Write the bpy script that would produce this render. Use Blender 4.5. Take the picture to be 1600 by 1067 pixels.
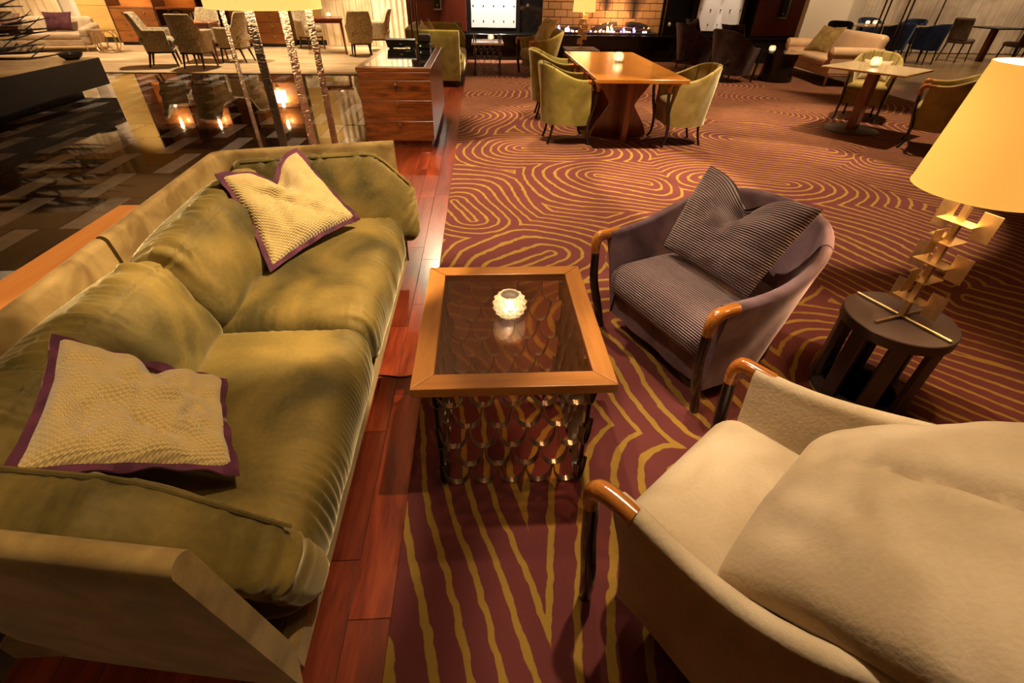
import bpy, math, random
import numpy as np
from mathutils import Vector, Matrix
random.seed(7)
rng = np.random.default_rng(7)
for _o in list(bpy.data.objects):
    bpy.data.objects.remove(_o)
SC = bpy.context.scene
COL = SC.collection
PI = math.pi

# ------------------------------------------------------------------ camera
CAM_H = 1.5
_p, _y, _r = math.radians(37.3136), math.radians(-3.87157), math.radians(1.21087)
def _camrot():
    right = Vector((1, 0, 0)); fwd = Vector((0, math.cos(_p), -math.sin(_p))); up = Vector((0, math.sin(_p), math.cos(_p)))
    rr = right * math.cos(_r) + up * math.sin(_r)
    uu = up * math.cos(_r) - right * math.sin(_r)
    m = Matrix((rr, uu, -fwd)).transposed()
    return Matrix.Rotation(_y, 3, 'Z') @ m
cam = bpy.data.cameras.new('camera'); cam_o = bpy.data.objects.new('camera', cam); COL.objects.link(cam_o)
cam.sensor_width = 36.0; cam.sensor_fit = 'HORIZONTAL'; cam.lens = 742.615 / 1600 * 36.0
cam.clip_start = 0.05; cam.clip_end = 100
cam_o.matrix_world = Matrix.Translation((0, 0, CAM_H)) @ _camrot().to_4x4()
SC.camera = cam_o

# ------------------------------------------------------------------ world, lights, exposure
SC.view_settings.view_transform = 'Standard'
SC.view_settings.look = 'None'
SC.view_settings.gamma = 1.0
SC.view_settings.use_curve_mapping = False
SC.view_settings.exposure = 1.35
w = bpy.data.worlds.new('world'); SC.world = w; w.use_nodes = True
w.node_tree.nodes['Background'].inputs[0].default_value = (1.0, 0.72, 0.45, 1)
w.node_tree.nodes['Background'].inputs[1].default_value = 0.10
CEIL = 3.4
try:
    SC.cycles.max_bounces = 8; SC.cycles.diffuse_bounces = 4; SC.cycles.glossy_bounces = 4
    SC.cycles.transmission_bounces = 6; SC.cycles.transparent_max_bounces = 10
    SC.cycles.caustics_reflective = False; SC.cycles.caustics_refractive = False
    SC.cycles.sample_clamp_indirect = 6.0
except Exception: pass
WARM = (1.0, 0.77, 0.49)
SPOTS = []   # (x, y, target x, target y, target z, power, cone degrees, radius)
def spot(x, y, tx, ty, tz, power, cone, rad=0.05, col=WARM, blend=0.35, z=CEIL - 0.06):
    l = bpy.data.lights.new('downlight_beam', 'SPOT'); l.energy = power; l.spot_size = math.radians(cone)
    l.spot_blend = blend; l.shadow_soft_size = rad; l.color = col
    o = bpy.data.objects.new('downlight_beam', l); COL.objects.link(o)
    o.location = (x, y, z)
    o.rotation_euler = Vector((tx - x, ty - y, tz - z)).to_track_quat('-Z', 'Y').to_euler()
    SPOTS.append((x, y))
    return o
# over the seating group
spot(1.25, 2.15, -1.05, 2.05, 0.55, 520, 32, .03, blend=.2)
spot(0.7, 0.9, -0.88, 0.92, 0.55, 120, 30, .03, blend=.3)
spot(0.9, 0.4, -0.9, 1.2, 0.45, 16, 46, .04)
spot(0.2, 2.3, 0.10, 1.5, 0.4, 38, 36)
spot(0.6, 1.7, 0.92, 0.70, 0.4, 135, 36)
spot(-0.3, 3.3, 1.0, 1.8, 0.5, 150, 36, .03)
spot(-0.5, -1.3, -0.85, 0.5, 0.4, 22, 40, .05)
spot(-0.7, 0.9, 0.65, 1.75, 0.3, 70, 26, .03)
spot(-4.6, 6.4, -6.0, 7.9, 0.8, 130, 40)
# carpet and dining tables
spot(0.9, 4.6, 0.8, 4.3, 0, 380, 58, .03, blend=.2)
spot(2.6, 4.6, 2.7, 4.4, 0, 340, 56, .03, blend=.2)
spot(1.0, 6.9, 1.3, 6.6, 0.5, 260, 54)
spot(3.0, 7.6, 2.6, 6.6, 0.5, 170, 60)
spot(0.2, 8.7, 0.2, 8.6, 0, 280, 60)
spot(3.3, 9.3, 3.3, 8.6, 0, 320, 70)
spot(5.0, 6.8, 4.9, 6.4, 0.5, 280, 62)
spot(6.2, 8.7, 6.4, 10.3, 0.4, 210, 58)
spot(-0.9, 4.6, -0.7, 4.4, 0, 120, 56)
spot(-0.9, 8.6, -0.8, 6.6, 0.5, 110, 60)
# fireplace wall, two washers on each white panel, brickwork
for _x in (0.1, 0.55):
    spot(_x, 12.3, _x, 13.1, 0.8, 330, 44, col=(1, 0.9, 0.8))
for _x in (5.35, 5.8):
    spot(_x, 12.7, _x, 13.1, 0.8, 330, 14, col=(1, 0.8, 0.6), blend=0.6)
spot(2.9, 12.3, 2.9, 13.4, 1.0, 120, 80)
# lobby on the left, its back wall and curtains
spot(-5.6, 11.7, -5.6, 11.7, 0.3, 330, 84)
spot(-3.0, 12.6, -3.0, 13.0, 0.3, 240, 84)
spot(-9.0, 12.4, -9.3, 13.2, 0.4, 280, 80)
for _x in (-9.6, -4.4):
    spot(_x, 13.9, _x, 15.1, 1.0, 150, 80, blend=0.8)
spot(-2.6, 13.9, -2.2, 15.0, 0.9, 420, 70, blend=0.8, col=(1, 0.8, 0.55))
spot(-11.3, 13.0, -11.3, 14.6, 1.0, 160, 80, blend=0.8)
# right-hand side room
spot(9.0, 13.2, 9.0, 15.4, 1.0, 160, 90, blend=0.8)
spot(12.0, 12.6, 12.5, 15.2, 0.8, 160, 90, blend=0.8)
spot(15.0, 12.0, 15.8, 14.8, 0.8, 150, 90, blend=0.8)
spot(10.2, 11.6, 10.4, 11.8, 0.0, 120, 80)
# ------------------------------------------------------------------ mesh helpers
class MB:
    def __init__(s): s.v = []; s.f = []
    def add(s, V, F):
        n = len(s.v); s.v.extend([tuple(map(float, q)) for q in V]); s.f.extend([tuple(int(i) + n for i in f) for f in F]); return s
    def box(s, x0, x1, y0, y1, z0, z1, b=0.0, M=None):
        V, F = cbox(x0, x1, y0, y1, z0, z1, b)
        if M is not None: V = [tuple(M @ Vector(q)) for q in V]
        return s.add(V, F)
    def tube(s, pts, r, seg=10, M=None, flat=None):
        V, F = tube(pts, r, seg, flat)
        if M is not None: V = [tuple(M @ Vector(q)) for q in V]
        return s.add(V, F)
    def lathe(s, prof, seg=32, c=(0, 0, 0), M=None):
        V, F = lathe(prof, seg)
        V = [(q[0] + c[0], q[1] + c[1], q[2] + c[2]) for q in V]
        if M is not None: V = [tuple(M @ Vector(q)) for q in V]
        return s.add(V, F)
    def build(s, name, mat, parent=None, smooth=True):
        if name == 'leg': s.v = [(q[0], q[1], max(q[2], 0.0)) for q in s.v]      # feet cut flat on the floor
        return obj(name, s.v, s.f, mat, parent, smooth)

def mesh_data(name, V, F, mat, smooth=True, ang=40):
    me = bpy.data.meshes.new(name)
    me.from_pydata([tuple(map(float, q)) for q in V], [], [tuple(map(int, f)) for f in F])
    if mat is not None: me.materials.append(mat)
    if smooth:
        me.polygons.foreach_set('use_smooth', [True] * len(me.polygons))
        try: me.set_sharp_from_angle(angle=math.radians(ang))
        except Exception: pass
    me.update()
    return me
def link(name, me, parent=None, loc=None, rot=None):
    o = bpy.data.objects.new(name, me); COL.objects.link(o)
    if parent is not None: o.parent = parent
    if loc is not None: o.location = loc
    if rot is not None: o.rotation_euler = rot
    return o
def obj(name, V, F, mat, parent=None, smooth=True, ang=40):
    return link(name, mesh_data(name, V, F, mat, smooth, ang), parent)
def tag(o, label=None, cat=None, group=None, kind=None):
    if label: o['label'] = label
    if cat: o['category'] = cat
    if group: o['group'] = group
    if kind: o['kind'] = kind
    return o
def thing(name, label, cat, loc=(0, 0, 0), rz=0.0, group=None):
    o = bpy.data.objects.new(name, None); COL.objects.link(o)
    o.empty_display_size = 0.1
    o.location = loc; o.rotation_euler = (0, 0, rz)
    return tag(o, label, cat, group)
def dup(root, loc, rz, label=None, group=None):
    def cp(o, par):
        c = o.copy(); COL.objects.link(c); c.parent = par
        for ch in list(o.children): cp(ch, c)
        return c
    r = cp(root, None); r.location = loc; r.rotation_euler = (0, 0, rz)
    if label: r['label'] = label
    if group: r['group'] = group
    return r
def facing(fx, fy): return math.atan2(-fx, fy)      # local +y turned towards (fx, fy)

def cbox(x0, x1, y0, y1, z0, z1, b=0.0):
    if b <= 0:
        V = [(x, y, z) for z in (z0, z1) for y in (y0, y1) for x in (x0, x1)]
        return V, [(0, 2, 3, 1), (4, 5, 7, 6), (0, 1, 5, 4), (2, 6, 7, 3), (0, 4, 6, 2), (1, 3, 7, 5)]
    b = min(b, (x1 - x0) * .45, (y1 - y0) * .45, (z1 - z0) * .45)
    lo = (x0, y0, z0); hi = (x1, y1, z1)
    V = []; idx = {}
    for sx in (0, 1):
        for sy in (0, 1):
            for sz in (0, 1):
                s = (sx, sy, sz)
                for a in range(3):      # vertex lying on the face of axis a
                    q = []
                    for k in range(3):
                        e = (lo, hi)[s[k]][k]
                        q.append(e if k == a else e + (b if s[k] == 0 else -b))
                    idx[(sx, sy, sz, a)] = len(V); V.append(tuple(q))
    F = []
    def g(s, a): return idx[(s[0], s[1], s[2], a)]
    for a in range(3):
        k1, k2 = [(1, 2), (2, 0), (0, 1)][a]
        for sv in (0, 1):
            lp = []
            for (c1, c2) in ((0, 0), (1, 0), (1, 1), (0, 1)):
                s = [0, 0, 0]; s[a] = sv; s[k1] = c1; s[k2] = c2; lp.append(g(s, a))
            F.append(tuple(lp if sv else lp[::-1]))
    for e in range(3):                  # edges along axis e
        k1, k2 = [(1, 2), (2, 0), (0, 1)][e]
        for c1 in (0, 1):
            for c2 in (0, 1):
                s0 = [0, 0, 0]; s0[k1] = c1; s0[k2] = c2; s1 = list(s0); s1[e] = 1
                q = (g(s0, k1), g(s1, k1), g(s1, k2), g(s0, k2))
                F.append(q if c1 != c2 else q[::-1])
    for sx in (0, 1):
        for sy in (0, 1):
            for sz in (0, 1):
                s = (sx, sy, sz); t = (g(s, 0), g(s, 1), g(s, 2))
                F.append(t if (sx + sy + sz) % 2 else t[::-1])
    return V, F

def tube(pts, r, seg=10, flat=None, closed=False):
    P = [Vector(p) for p in pts]; n = len(P)
    R = [r] * n if not hasattr(r, '__len__') else list(r)
    V = []; F = []
    T = []
    for i in range(n):
        if closed: t = P[(i + 1) % n] - P[i - 1]
        else: t = P[min(i + 1, n - 1)] - P[max(i - 1, 0)]
        T.append(t.normalized() if t.length > 1e-9 else Vector((0, 0, 1)))
    up = Vector((0, 0, 1))
    if abs(T[0].dot(up)) > .95: up = Vector((1, 0, 0))
    nrm = (up - T[0] * up.dot(T[0])).normalized()
    for i in range(n):
        nrm = (nrm - T[i] * nrm.dot(T[i])).normalized()
        bn = T[i].cross(nrm)
        a, b = (R[i], R[i]) if flat is None else (R[i], R[i] * flat)
        for k in range(seg):
            c = 2 * PI * k / seg
            V.append(tuple(P[i] + nrm * (math.cos(c) * a) + bn * (math.sin(c) * b)))
    m = n if closed else n - 1
    for i in range(m):
        j = (i + 1) % n
        for k in range(seg):
            l = (k + 1) % seg
            F.append((i * seg + k, i * seg + l, j * seg + l, j * seg + k))
    if not closed:
        F.append(tuple(range(seg))[::-1]); F.append(tuple((n - 1) * seg + k for k in range(seg)))
    return V, F
def smooth_path(pts, n=24):
    P = [Vector(p) for p in pts]; out = []
    Q = [P[0] * 2 - P[1]] + P + [P[-1] * 2 - P[-2]]
    m = len(P) - 1
    for i in range(n + 1):
        u = i / n * m; k = min(int(u), m - 1); t = u - k
        a, b, c, d = Q[k], Q[k + 1], Q[k + 2], Q[k + 3]
        out.append(0.5 * ((2 * b) + (c - a) * t + (2 * a - 5 * b + 4 * c - d) * t * t + (3 * b - 3 * c + d - a) * t ** 3))
    return out
def lerp_list(L, n):
    m = len(L) - 1; out = []
    for i in range(n + 1):
        u = i / n * m; k = min(int(u), m - 1); out.append(L[k] + (L[k + 1] - L[k]) * (u - k))
    return out
def lathe(prof, seg=32):
    V = []; F = []; n = len(prof)
    for (r, z) in prof:
        for k in range(seg):
            c = 2 * PI * k / seg; V.append((r * math.cos(c), r * math.sin(c), z))
    for i in range(n - 1):
        for k in range(seg):
            l = (k + 1) % seg
            F.append((i * seg + k, i * seg + l, (i + 1) * seg + l, (i + 1) * seg + k))
    if prof[0][0] > 1e-6: F.append(tuple(range(seg))[::-1])
    if prof[-1][0] > 1e-6: F.append(tuple((n - 1) * seg + k for k in range(seg)))
    return V, F
def grid_faces(n, m, cu=False, cv=False, off=0):
    F = []
    for i in range(n if cu else n - 1):
        for j in range(m if cv else m - 1):
            a = i * m + j; b = ((i + 1) % n) * m + j; c = ((i + 1) % n) * m + (j + 1) % m; d = i * m + (j + 1) % m
            F.append((a + off, b + off, c + off, d + off))
    return F
# ---- value noise (numpy)
_perm = np.random.default_rng(3).random(4096)
def vnoise(P, scale=1.0, seed=0):
    Q = np.asarray(P, float) * scale + seed * 17.31
    I = np.floor(Q).astype(np.int64); f = Q - I; f = f * f * (3 - 2 * f)
    def h(a, b, c): return _perm[(a * 73856093 ^ b * 19349663 ^ c * 83492791) & 4095]
    r = 0
    for dx in (0, 1):
        wx = f[:, 0] if dx else 1 - f[:, 0]
        for dy in (0, 1):
            wy = f[:, 1] if dy else 1 - f[:, 1]
            for dz in (0, 1):
                wz = f[:, 2] if dz else 1 - f[:, 2]
                r = r + wx * wy * wz * h(I[:, 0] + dx, I[:, 1] + dy, I[:, 2] + dz)
    return r * 2 - 1
def sstep(a, b, x):
    t = np.clip((np.asarray(x, float) - a) / (b - a), 0, 1); return t * t * (3 - 2 * t)
def cubegrid(nx, ny, nz):
    """points of a subdivided unit cube surface in [-1,1]^3, shared vertices"""
    idx = {}; V = []; F = []
    def vid(i, j, k):
        q = (i, j, k)
        if q not in idx:
            idx[q] = len(V); V.append((2 * i / nx - 1, 2 * j / ny - 1, 2 * k / nz - 1))
        return idx[q]
    for i in range(nx):
        for j in range(ny):
            F.append((vid(i, j, nz), vid(i + 1, j, nz), vid(i + 1, j + 1, nz), vid(i, j + 1, nz)))
            F.append((vid(i, j, 0), vid(i, j + 1, 0), vid(i + 1, j + 1, 0), vid(i + 1, j, 0)))
    for i in range(nx):
        for k in range(nz):
            F.append((vid(i, 0, k), vid(i + 1, 0, k), vid(i + 1, 0, k + 1), vid(i, 0, k + 1)))
            F.append((vid(i, ny, k), vid(i, ny, k + 1), vid(i + 1, ny, k + 1), vid(i + 1, ny, k)))
    for j in range(ny):
        for k in range(nz):
            F.append((vid(0, j, k), vid(0, j, k + 1), vid(0, j + 1, k + 1), vid(0, j + 1, k)))
            F.append((vid(nx, j, k), vid(nx, j + 1, k), vid(nx, j + 1, k + 1), vid(nx, j, k + 1)))
    return np.array(V), F
def rounded(half, r, n):
    """rounded box; returns surface points, outward directions and faces"""
    C, F = cubegrid(*n); h = np.array(half, float)
    P = C * h; r = min(r, h.min() * .98)
    inner = np.clip(P, -(h - r), h - r); d = P - inner
    # stretch so the rounding band gets samples
    L = np.linalg.norm(d, axis=1); L[L < 1e-9] = 1
    nd = d / L[:, None]
    return inner + nd * r, nd, F, C

# ------------------------------------------------------------------ material helpers
class NT:
    def __init__(s, name):
        s.m = bpy.data.materials.new(name); s.m.use_nodes = True; s.t = s.m.node_tree
        s.b = s.t.nodes['Principled BSDF']; s.out = s.t.nodes['Material Output']
    def n(s, typ, **kw):
        nd = s.t.nodes.new(typ)
        for k, v in kw.items(): setattr(nd, k, v)
        return nd
    def set(s, sock, v):
        if isinstance(v, bpy.types.NodeSocket): s.t.links.new(v, sock)
        elif v is not None:
            if hasattr(v, '__len__') and len(v) == 3 and sock.type == 'RGBA': v = (*v, 1)
            sock.default_value = v
    def math(s, op, a, b=None, c=None, clamp=False):
        nd = s.n('ShaderNodeMath', operation=op); nd.use_clamp = clamp
        s.set(nd.inputs[0], a)
        if b is not None: s.set(nd.inputs[1], b)
        if c is not None: s.set(nd.inputs[2], c)
        return nd.outputs[0]
    def vmath(s, op, a, b=None, out=0):
        nd = s.n('ShaderNodeVectorMath', operation=op); s.set(nd.inputs[0], a)
        if b is not None: s.set(nd.inputs[1], b)
        return nd.outputs[out]
    def mix(s, f, a, b, blend='MIX'):
        nd = s.n('ShaderNodeMix', data_type='RGBA', blend_type=blend)
        s.set(nd.inputs[0], f); s.set(nd.inputs[6], a); s.set(nd.inputs[7], b); return nd.outputs[2]
    def coord(s, which='Object'): return s.n('ShaderNodeTexCoord').outputs[which]
    def mapping(s, v, loc=(0, 0, 0), rot=(0, 0, 0), scale=(1, 1, 1), typ='POINT'):
        nd = s.n('ShaderNodeMapping', vector_type=typ); s.set(nd.inputs[0], v)
        nd.inputs[1].default_value = loc; nd.inputs[2].default_value = rot; nd.inputs[3].default_value = scale; return nd.outputs[0]
    def noise(s, v, scale=5, detail=3, rough=.5, dist=0.0, out=0):
        nd = s.n('ShaderNodeTexNoise'); s.set(nd.inputs['Vector'], v); nd.inputs['Scale'].default_value = scale
        nd.inputs['Detail'].default_value = detail; nd.inputs['Roughness'].default_value = rough; nd.inputs['Distortion'].default_value = dist
        return nd.outputs[out]
    def ramp(s, f, stops):
        nd = s.n('ShaderNodeValToRGB'); s.set(nd.inputs[0], f); e = nd.color_ramp.elements
        while len(e) < len(stops): e.new(.5)
        for i, (p, c) in enumerate(stops): e[i].position = p; e[i].color = (*c, 1) if len(c) == 3 else c
        return nd.outputs[0]
    def sep(s, v): nd = s.n('ShaderNodeSeparateXYZ'); s.set(nd.inputs[0], v); return nd.outputs
    def rand(s): return s.n('ShaderNodeObjectInfo').outputs['Random']
    def bump(s, h, strength=.3, dist=.01, normal=None):
        nd = s.n('ShaderNodeBump'); nd.inputs['Strength'].default_value = strength; nd.inputs['Distance'].default_value = dist
        s.set(nd.inputs['Height'], h)
        if normal is not None: s.set(nd.inputs['Normal'], normal)
        s.t.links.new(nd.outputs[0], s.b.inputs['Normal']); return nd.outputs[0]
    def p(s, **kw):
        names = dict(color='Base Color', rough='Roughness', metal='Metallic', spec='Specular IOR Level', sheen='Sheen Weight', sheenr='Sheen Roughness',
                     sheent='Sheen Tint', coat='Coat Weight', coatr='Coat Roughness', trans='Transmission Weight', ior='IOR', emit='Emission Color', es='Emission Strength', alpha='Alpha')
        for k, v in kw.items(): s.set(s.b.inputs[names[k]], v)
        return s.m
MATS = {}
def plain(name, color, rough=.5, metal=0.0, var=0.0, vscale=8, bump=0.0, bscale=60, **kw):
    if name in MATS: return MATS[name]
    t = NT(name); c = t.coord()
    if var > 0:
        nz = t.noise(c, vscale, 4)
        lo = tuple(q * (1 - var) for q in color); hi = tuple(min(1, q * (1 + var)) for q in color)
        t.p(color=t.ramp(nz, [(.3, lo), (.7, hi)]))
    else: t.p(color=color)
    if bump > 0: t.bump(t.noise(c, bscale, 2), bump, .004)
    t.p(rough=rough, metal=metal, **kw)
    MATS[name] = t.m; return t.m
def wood(name, c1, c2, axis='y', scale=1.0, rough=.35, var=.25, coat=.2, bands=6.0):
    if name in MATS: return MATS[name]
    t = NT(name); c = t.coord(); r = t.rand()
    off = t.vmath('MULTIPLY', t.n('ShaderNodeCombineXYZ').outputs[0], (1, 1, 1))
    cx = t.n('ShaderNodeCombineXYZ'); t.set(cx.inputs[0], t.math('MULTIPLY', r, 13.7)); t.set(cx.inputs[1], t.math('MULTIPLY', r, 37.1)); t.set(cx.inputs[2], t.math('MULTIPLY', r, 21.3))
    v = t.vmath('ADD', c, cx.outputs[0])
    st = {'x': (.12, 1, 1), 'y': (1, .12, 1), 'z': (1, 1, .12)}[axis]
    v = t.mapping(v, scale=tuple(q * scale for q in st))
    g1 = t.noise(v, bands, 3, .6, 1.2)
    g2 = t.noise(v, bands * 9, 2, .6, .3)
    g = t.math('ADD', t.math('MULTIPLY', g1, .75), t.math('MULTIPLY', g2, .3))
    col = t.ramp(g, [(.35, c1), (.72, c2)])
    br = t.math('ADD', t.math('MULTIPLY', r, var), 1 - var * .5)
    hs = t.n('ShaderNodeHueSaturation'); t.set(hs.inputs['Value'], br); t.set(hs.inputs['Color'], col)
    t.p(color=hs.outputs[0], rough=rough, coat=coat, coatr=.15)
    t.bump(g2, .02, .002)
    MATS[name] = t.m; return t.m
def velvet(name, dark, light, sheen=.8, tint=(1, .95, .75), rough=.8, nscale=7, weave=0.0, spec=.25):
    if name in MATS: return MATS[name]
    t = NT(name); c = t.coord()
    n1 = t.noise(c, nscale, 2, .5, .6)
    lw = t.n('ShaderNodeLayerWeight'); lw.inputs[0].default_value = .35
    n2 = t.noise(c, nscale * 24, 2)
    f = t.math('ADD', t.math('MULTIPLY', n1, .87), t.math('MULTIPLY', n2, .13))
    t.p(color=t.ramp(f, [(.38, dark), (.68, light)]), rough=rough, sheen=sheen, sheenr=.35, sheent=tint, spec=spec)
    t.bump(n2, .12 + weave, .003)
    MATS[name] = t.m; return t.m
def emit(name, color, strength, base=None):
    if name in MATS: return MATS[name]
    t = NT(name); t.p(color=base or color, emit=color, es=strength, rough=.6); MATS[name] = t.m; return t.m
def glass(name, color=(1, 1, 1), rough=.02, ior=1.45, trans=1.0):
    if name in MATS: return MATS[name]
    t = NT(name); t.p(color=color, rough=rough, trans=trans, ior=ior); MATS[name] = t.m; return t.m
# ------------------------------------------------------------------ projection test (only to skip pieces nobody can see)
_CM = cam_o.matrix_world.inverted()
def in_view(x, y, z, mx=250, my=150):
    c = _CM @ Vector((x, y, z))
    if c.z > -0.2: return False
    px = 800 + 742.6 * c.x / -c.z; py = 533.5 - 742.6 * c.y / -c.z
    return -mx < px < 1600 + mx and -my < py < 1067 + my

# ------------------------------------------------------------------ materials of the setting
def carpet_mat():
    t = NT('carpet_swirl'); c = t.coord('Object')
    wz = t.n('ShaderNodeTexNoise'); t.set(wz.inputs['Vector'], c); wz.inputs['Scale'].default_value = 0.75; wz.inputs['Detail'].default_value = 1.0
    warp = t.vmath('SUBTRACT', wz.outputs['Color'], (.5, .5, .5))
    wm = t.n('ShaderNodeVectorMath', operation='SCALE'); t.set(wm.inputs[0], warp); wm.inputs[3].default_value = 0.62
    v = t.vmath('ADD', c, wm.outputs[0])
    wz2 = t.noise(c, 14, 2)
    # loops of the drawing: x, y, angle, half length of the core, extra offset
    foci = [(0.16, 8.58, 1.5, .12, 0), (0.75, 5.45, .15, .30, 0), (1.35, 4.45, -.25, .28, 0), (2.31, 7.25, .3, .20, 0), (2.45, 4.40, -.35, .30, 0), (2.75, 2.95, -1.1, .55, 0),
            (5.33, 8.2, -.2, .4, 0), (3.5, 5.75, -.45, .5, 0), (0.25, 2.85, .75, .22, 0), (-0.2, 3.75, 1.9, .30, 0), (-0.35, 6.7, 1.3, .35, 0), (4.7, 4.6, -.7, .6, 0),
            (3.6, 1.6, -.85, .9, 0), (-0.42, .75, 1.80, .75, 0), (0.62, .45, 1.28, .55, 0), (0.85, 1.75, 1.9, .45, 0), (1.6, 10.2, .2, .3, 0), (3.9, 9.9, .4, .3, 0), (6.4, 6.0, -.6, .6, 0),
            (1.7, 8.95, -.3, .3, 0), (6.5, 10.4, .3, .3, 0), (0.2, 11.3, 0, .2, 0), (2.15, 1.15, -.75, .5, 0), (1.35, 2.95, .6, .2, 0), (3.7, 7.6, -.3, .4, 0), (1.5, 6.6, .2, .3, 0)]
    cur = None
    for (x, y, a, hl, of) in foci:
        m = t.mapping(v, loc=(x, y, 0), rot=(0, 0, a), scale=(1, 1, 1000.0), typ='TEXTURE')
        m = t.vmath('MAXIMUM', t.vmath('SUBTRACT', t.vmath('ABSOLUTE', m), (hl, 0, 0)), (0, 0, 0))
        d = t.vmath('LENGTH', m, out=1)
        cur = d if cur is None else t.math('MINIMUM', cur, d)
    ph = t.math('ADD', t.math('MULTIPLY', cur, 10.6), t.math('MULTIPLY', wz2, .30))
    fr = t.math('FRACT', ph)
    tri = t.math('ABSOLUTE', t.math('SUBTRACT', fr, .5))
    ln = t.n('ShaderNodeMapRange', interpolation_type='SMOOTHSTEP'); t.set(ln.inputs[0], tri)
    ln.inputs[1].default_value = .11; ln.inputs[2].default_value = .145; ln.inputs[3].default_value = 1; ln.inputs[4].default_value = 0
    pile = t.noise(c, 260, 2); big = t.noise(c, 3.0, 3)
    maroon = t.mix(big, (.098, .023, .023), (.175, .046, .044))
    gold = t.mix(big, (.26, .148, .024), (.38, .222, .044))
    col = t.mix(ln.outputs[0], maroon, gold)
    col = t.mix(t.math('MULTIPLY', pile, .35), col, (.03, .01, .01))
    t.p(color=col, rough=1.0, sheen=.06, sheenr=.5, sheent=(1, .8, .6), spec=.05)
    t.bump(t.math('ADD', t.math('MULTIPLY', pile, .5), t.math('MULTIPLY', ln.outputs[0], .25)), .5, .006)
    return t.m
M_CARPET = carpet_mat()
def marble(name, c1, c2, vein):
    t = NT(name); c = t.coord('Generated'); g = t.n('ShaderNodeNewGeometry').outputs['Position']
    r = t.rand(); cx = t.n('ShaderNodeCombineXYZ'); t.set(cx.inputs[0], t.math('MULTIPLY', r, 31.0)); t.set(cx.inputs[2], t.math('MULTIPLY', r, 17.0))
    v = t.vmath('ADD', g, cx.outputs[0])
    n1 = t.noise(v, 3.5, 6, .65, 1.5); n2 = t.noise(v, 2.0, 5, .6, 3.0)
    vn = t.math('LESS_THAN', t.math('ABSOLUTE', t.math('SUBTRACT', n2, .5)), .012)
    col = t.ramp(n1, [(.3, c1), (.7, c2)])
    col = t.mix(t.math('MULTIPLY', vn, .5), col, vein)
    t.p(color=col, rough=.035, spec=.65, ior=1.55); return t.m
M_MDARK = marble('dark_marble', (.006, .004, .003), (.030, .018, .011), (.20, .13, .07))
M_MGREY = marble('grey_marble', (.20, .18, .165), (.28, .26, .24), (.36, .34, .31))
M_GROUT = plain('grout', (.02, .015, .01), .8)
M_FLOORWOOD = wood('red_floor_wood', (.085, .010, .004), (.26, .045, .012), 'y', 1.6, .28, .55, .25)
M_OAK = wood('brown_floor_wood', (.17, .095, .035), (.33, .20, .08), 'x', 1.2, .4, .2)
def beige_mat():
    t = NT('beige_carpet'); c = t.coord()
    v = t.mapping(c, scale=(.35, 1.6, 1)); n = t.noise(v, 2.2, 4, .6, 1.0); f = t.noise(c, 120, 2)
    t.p(color=t.ramp(n, [(.35, (.38, .24, .11)), (.65, (.60, .43, .23))]), rough=.95, sheen=.2); t.bump(f, .4, .005); return t.m
M_BEIGE = beige_mat()
M_CEIL = plain('ceiling_paint', (.72, .62, .5), .9)
M_YPANEL = wood('yellow_panel', (.50, .30, .08), (.62, .40, .13), 'x', .6, .35, .08, .15)
M_CREAMWALL = plain('cream_wall', (.62, .50, .38), .85, var=.05, vscale=30)
M_BLACKSTONE = plain('black_stone', (.008, .006, .005), .12, spec=.5)
M_BLACKGLASS = plain('black_glass', (.006, .005, .005), .04, spec=.7)
M_REDWOOD = wood('mahogany_panel', (.075, .010, .004), (.13, .020, .008), 'z', .8, .3, .1, .2)
M_BLACK = plain('black_lacquer', (.006, .005, .005), .28)
M_DARKMETAL = plain('dark_metal', (.03, .025, .02), .35, .9)
M_STEEL = plain('brushed_steel', (.55, .52, .48), .3, 1.0)
M_BRASS = plain('brushed_brass', (.66, .48, .25), .38, 1.0, var=.12, vscale=30)
M_WHITEPANEL = plain('white_metal_panel', (.80, .74, .68), .38, .15)

def struct(name, mb, mat, parent=None, smooth=False):
    o = mb.build(name, mat, parent, smooth)
    if parent is None: o['kind'] = 'structure'
    return o

# ------------------------------------------------------------------ floors
YB = 15.15
struct('floor', MB().box(-14, 21, -3, 16.2, -.12, -.02), M_GROUT)
# red wood strip with separate planks
fw = struct('floor_wood', MB().box(-1.3, -.296, -.5, 12.7, -.02, -.004), M_GROUT)
rngp = random.Random(5)
pw = .1255
for i in range(8):
    x0 = -1.3 + i * pw; yy = -.5 - rngp.random() * .6
    while yy < 12.7:
        L = rngp.choice([.55, .75, .95, 1.2]); a, b = max(yy, -.5), min(yy + L, 12.7)
        if b - a > .02:
            cx, cy = x0 + pw / 2, (a + b) / 2
            pl = MB().box(-pw / 2 + .0008, pw / 2 - .0008, -(b - a) / 2 + .0008, (b - a) / 2 - .0008, -.012, 0, .0012).build('plank', M_FLOORWOOD, fw, False)
            pl.location = (cx, cy, 0)
        yy += L
fr = struct('floor_border', MB().box(7.1, 7.7, -.5, 12.7, -.02, 0), M_FLOORWOOD)
struct('floor_oak', MB().box(7.7, 20.5, -.5, 15.6, -.02, 0), M_OAK)
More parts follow.
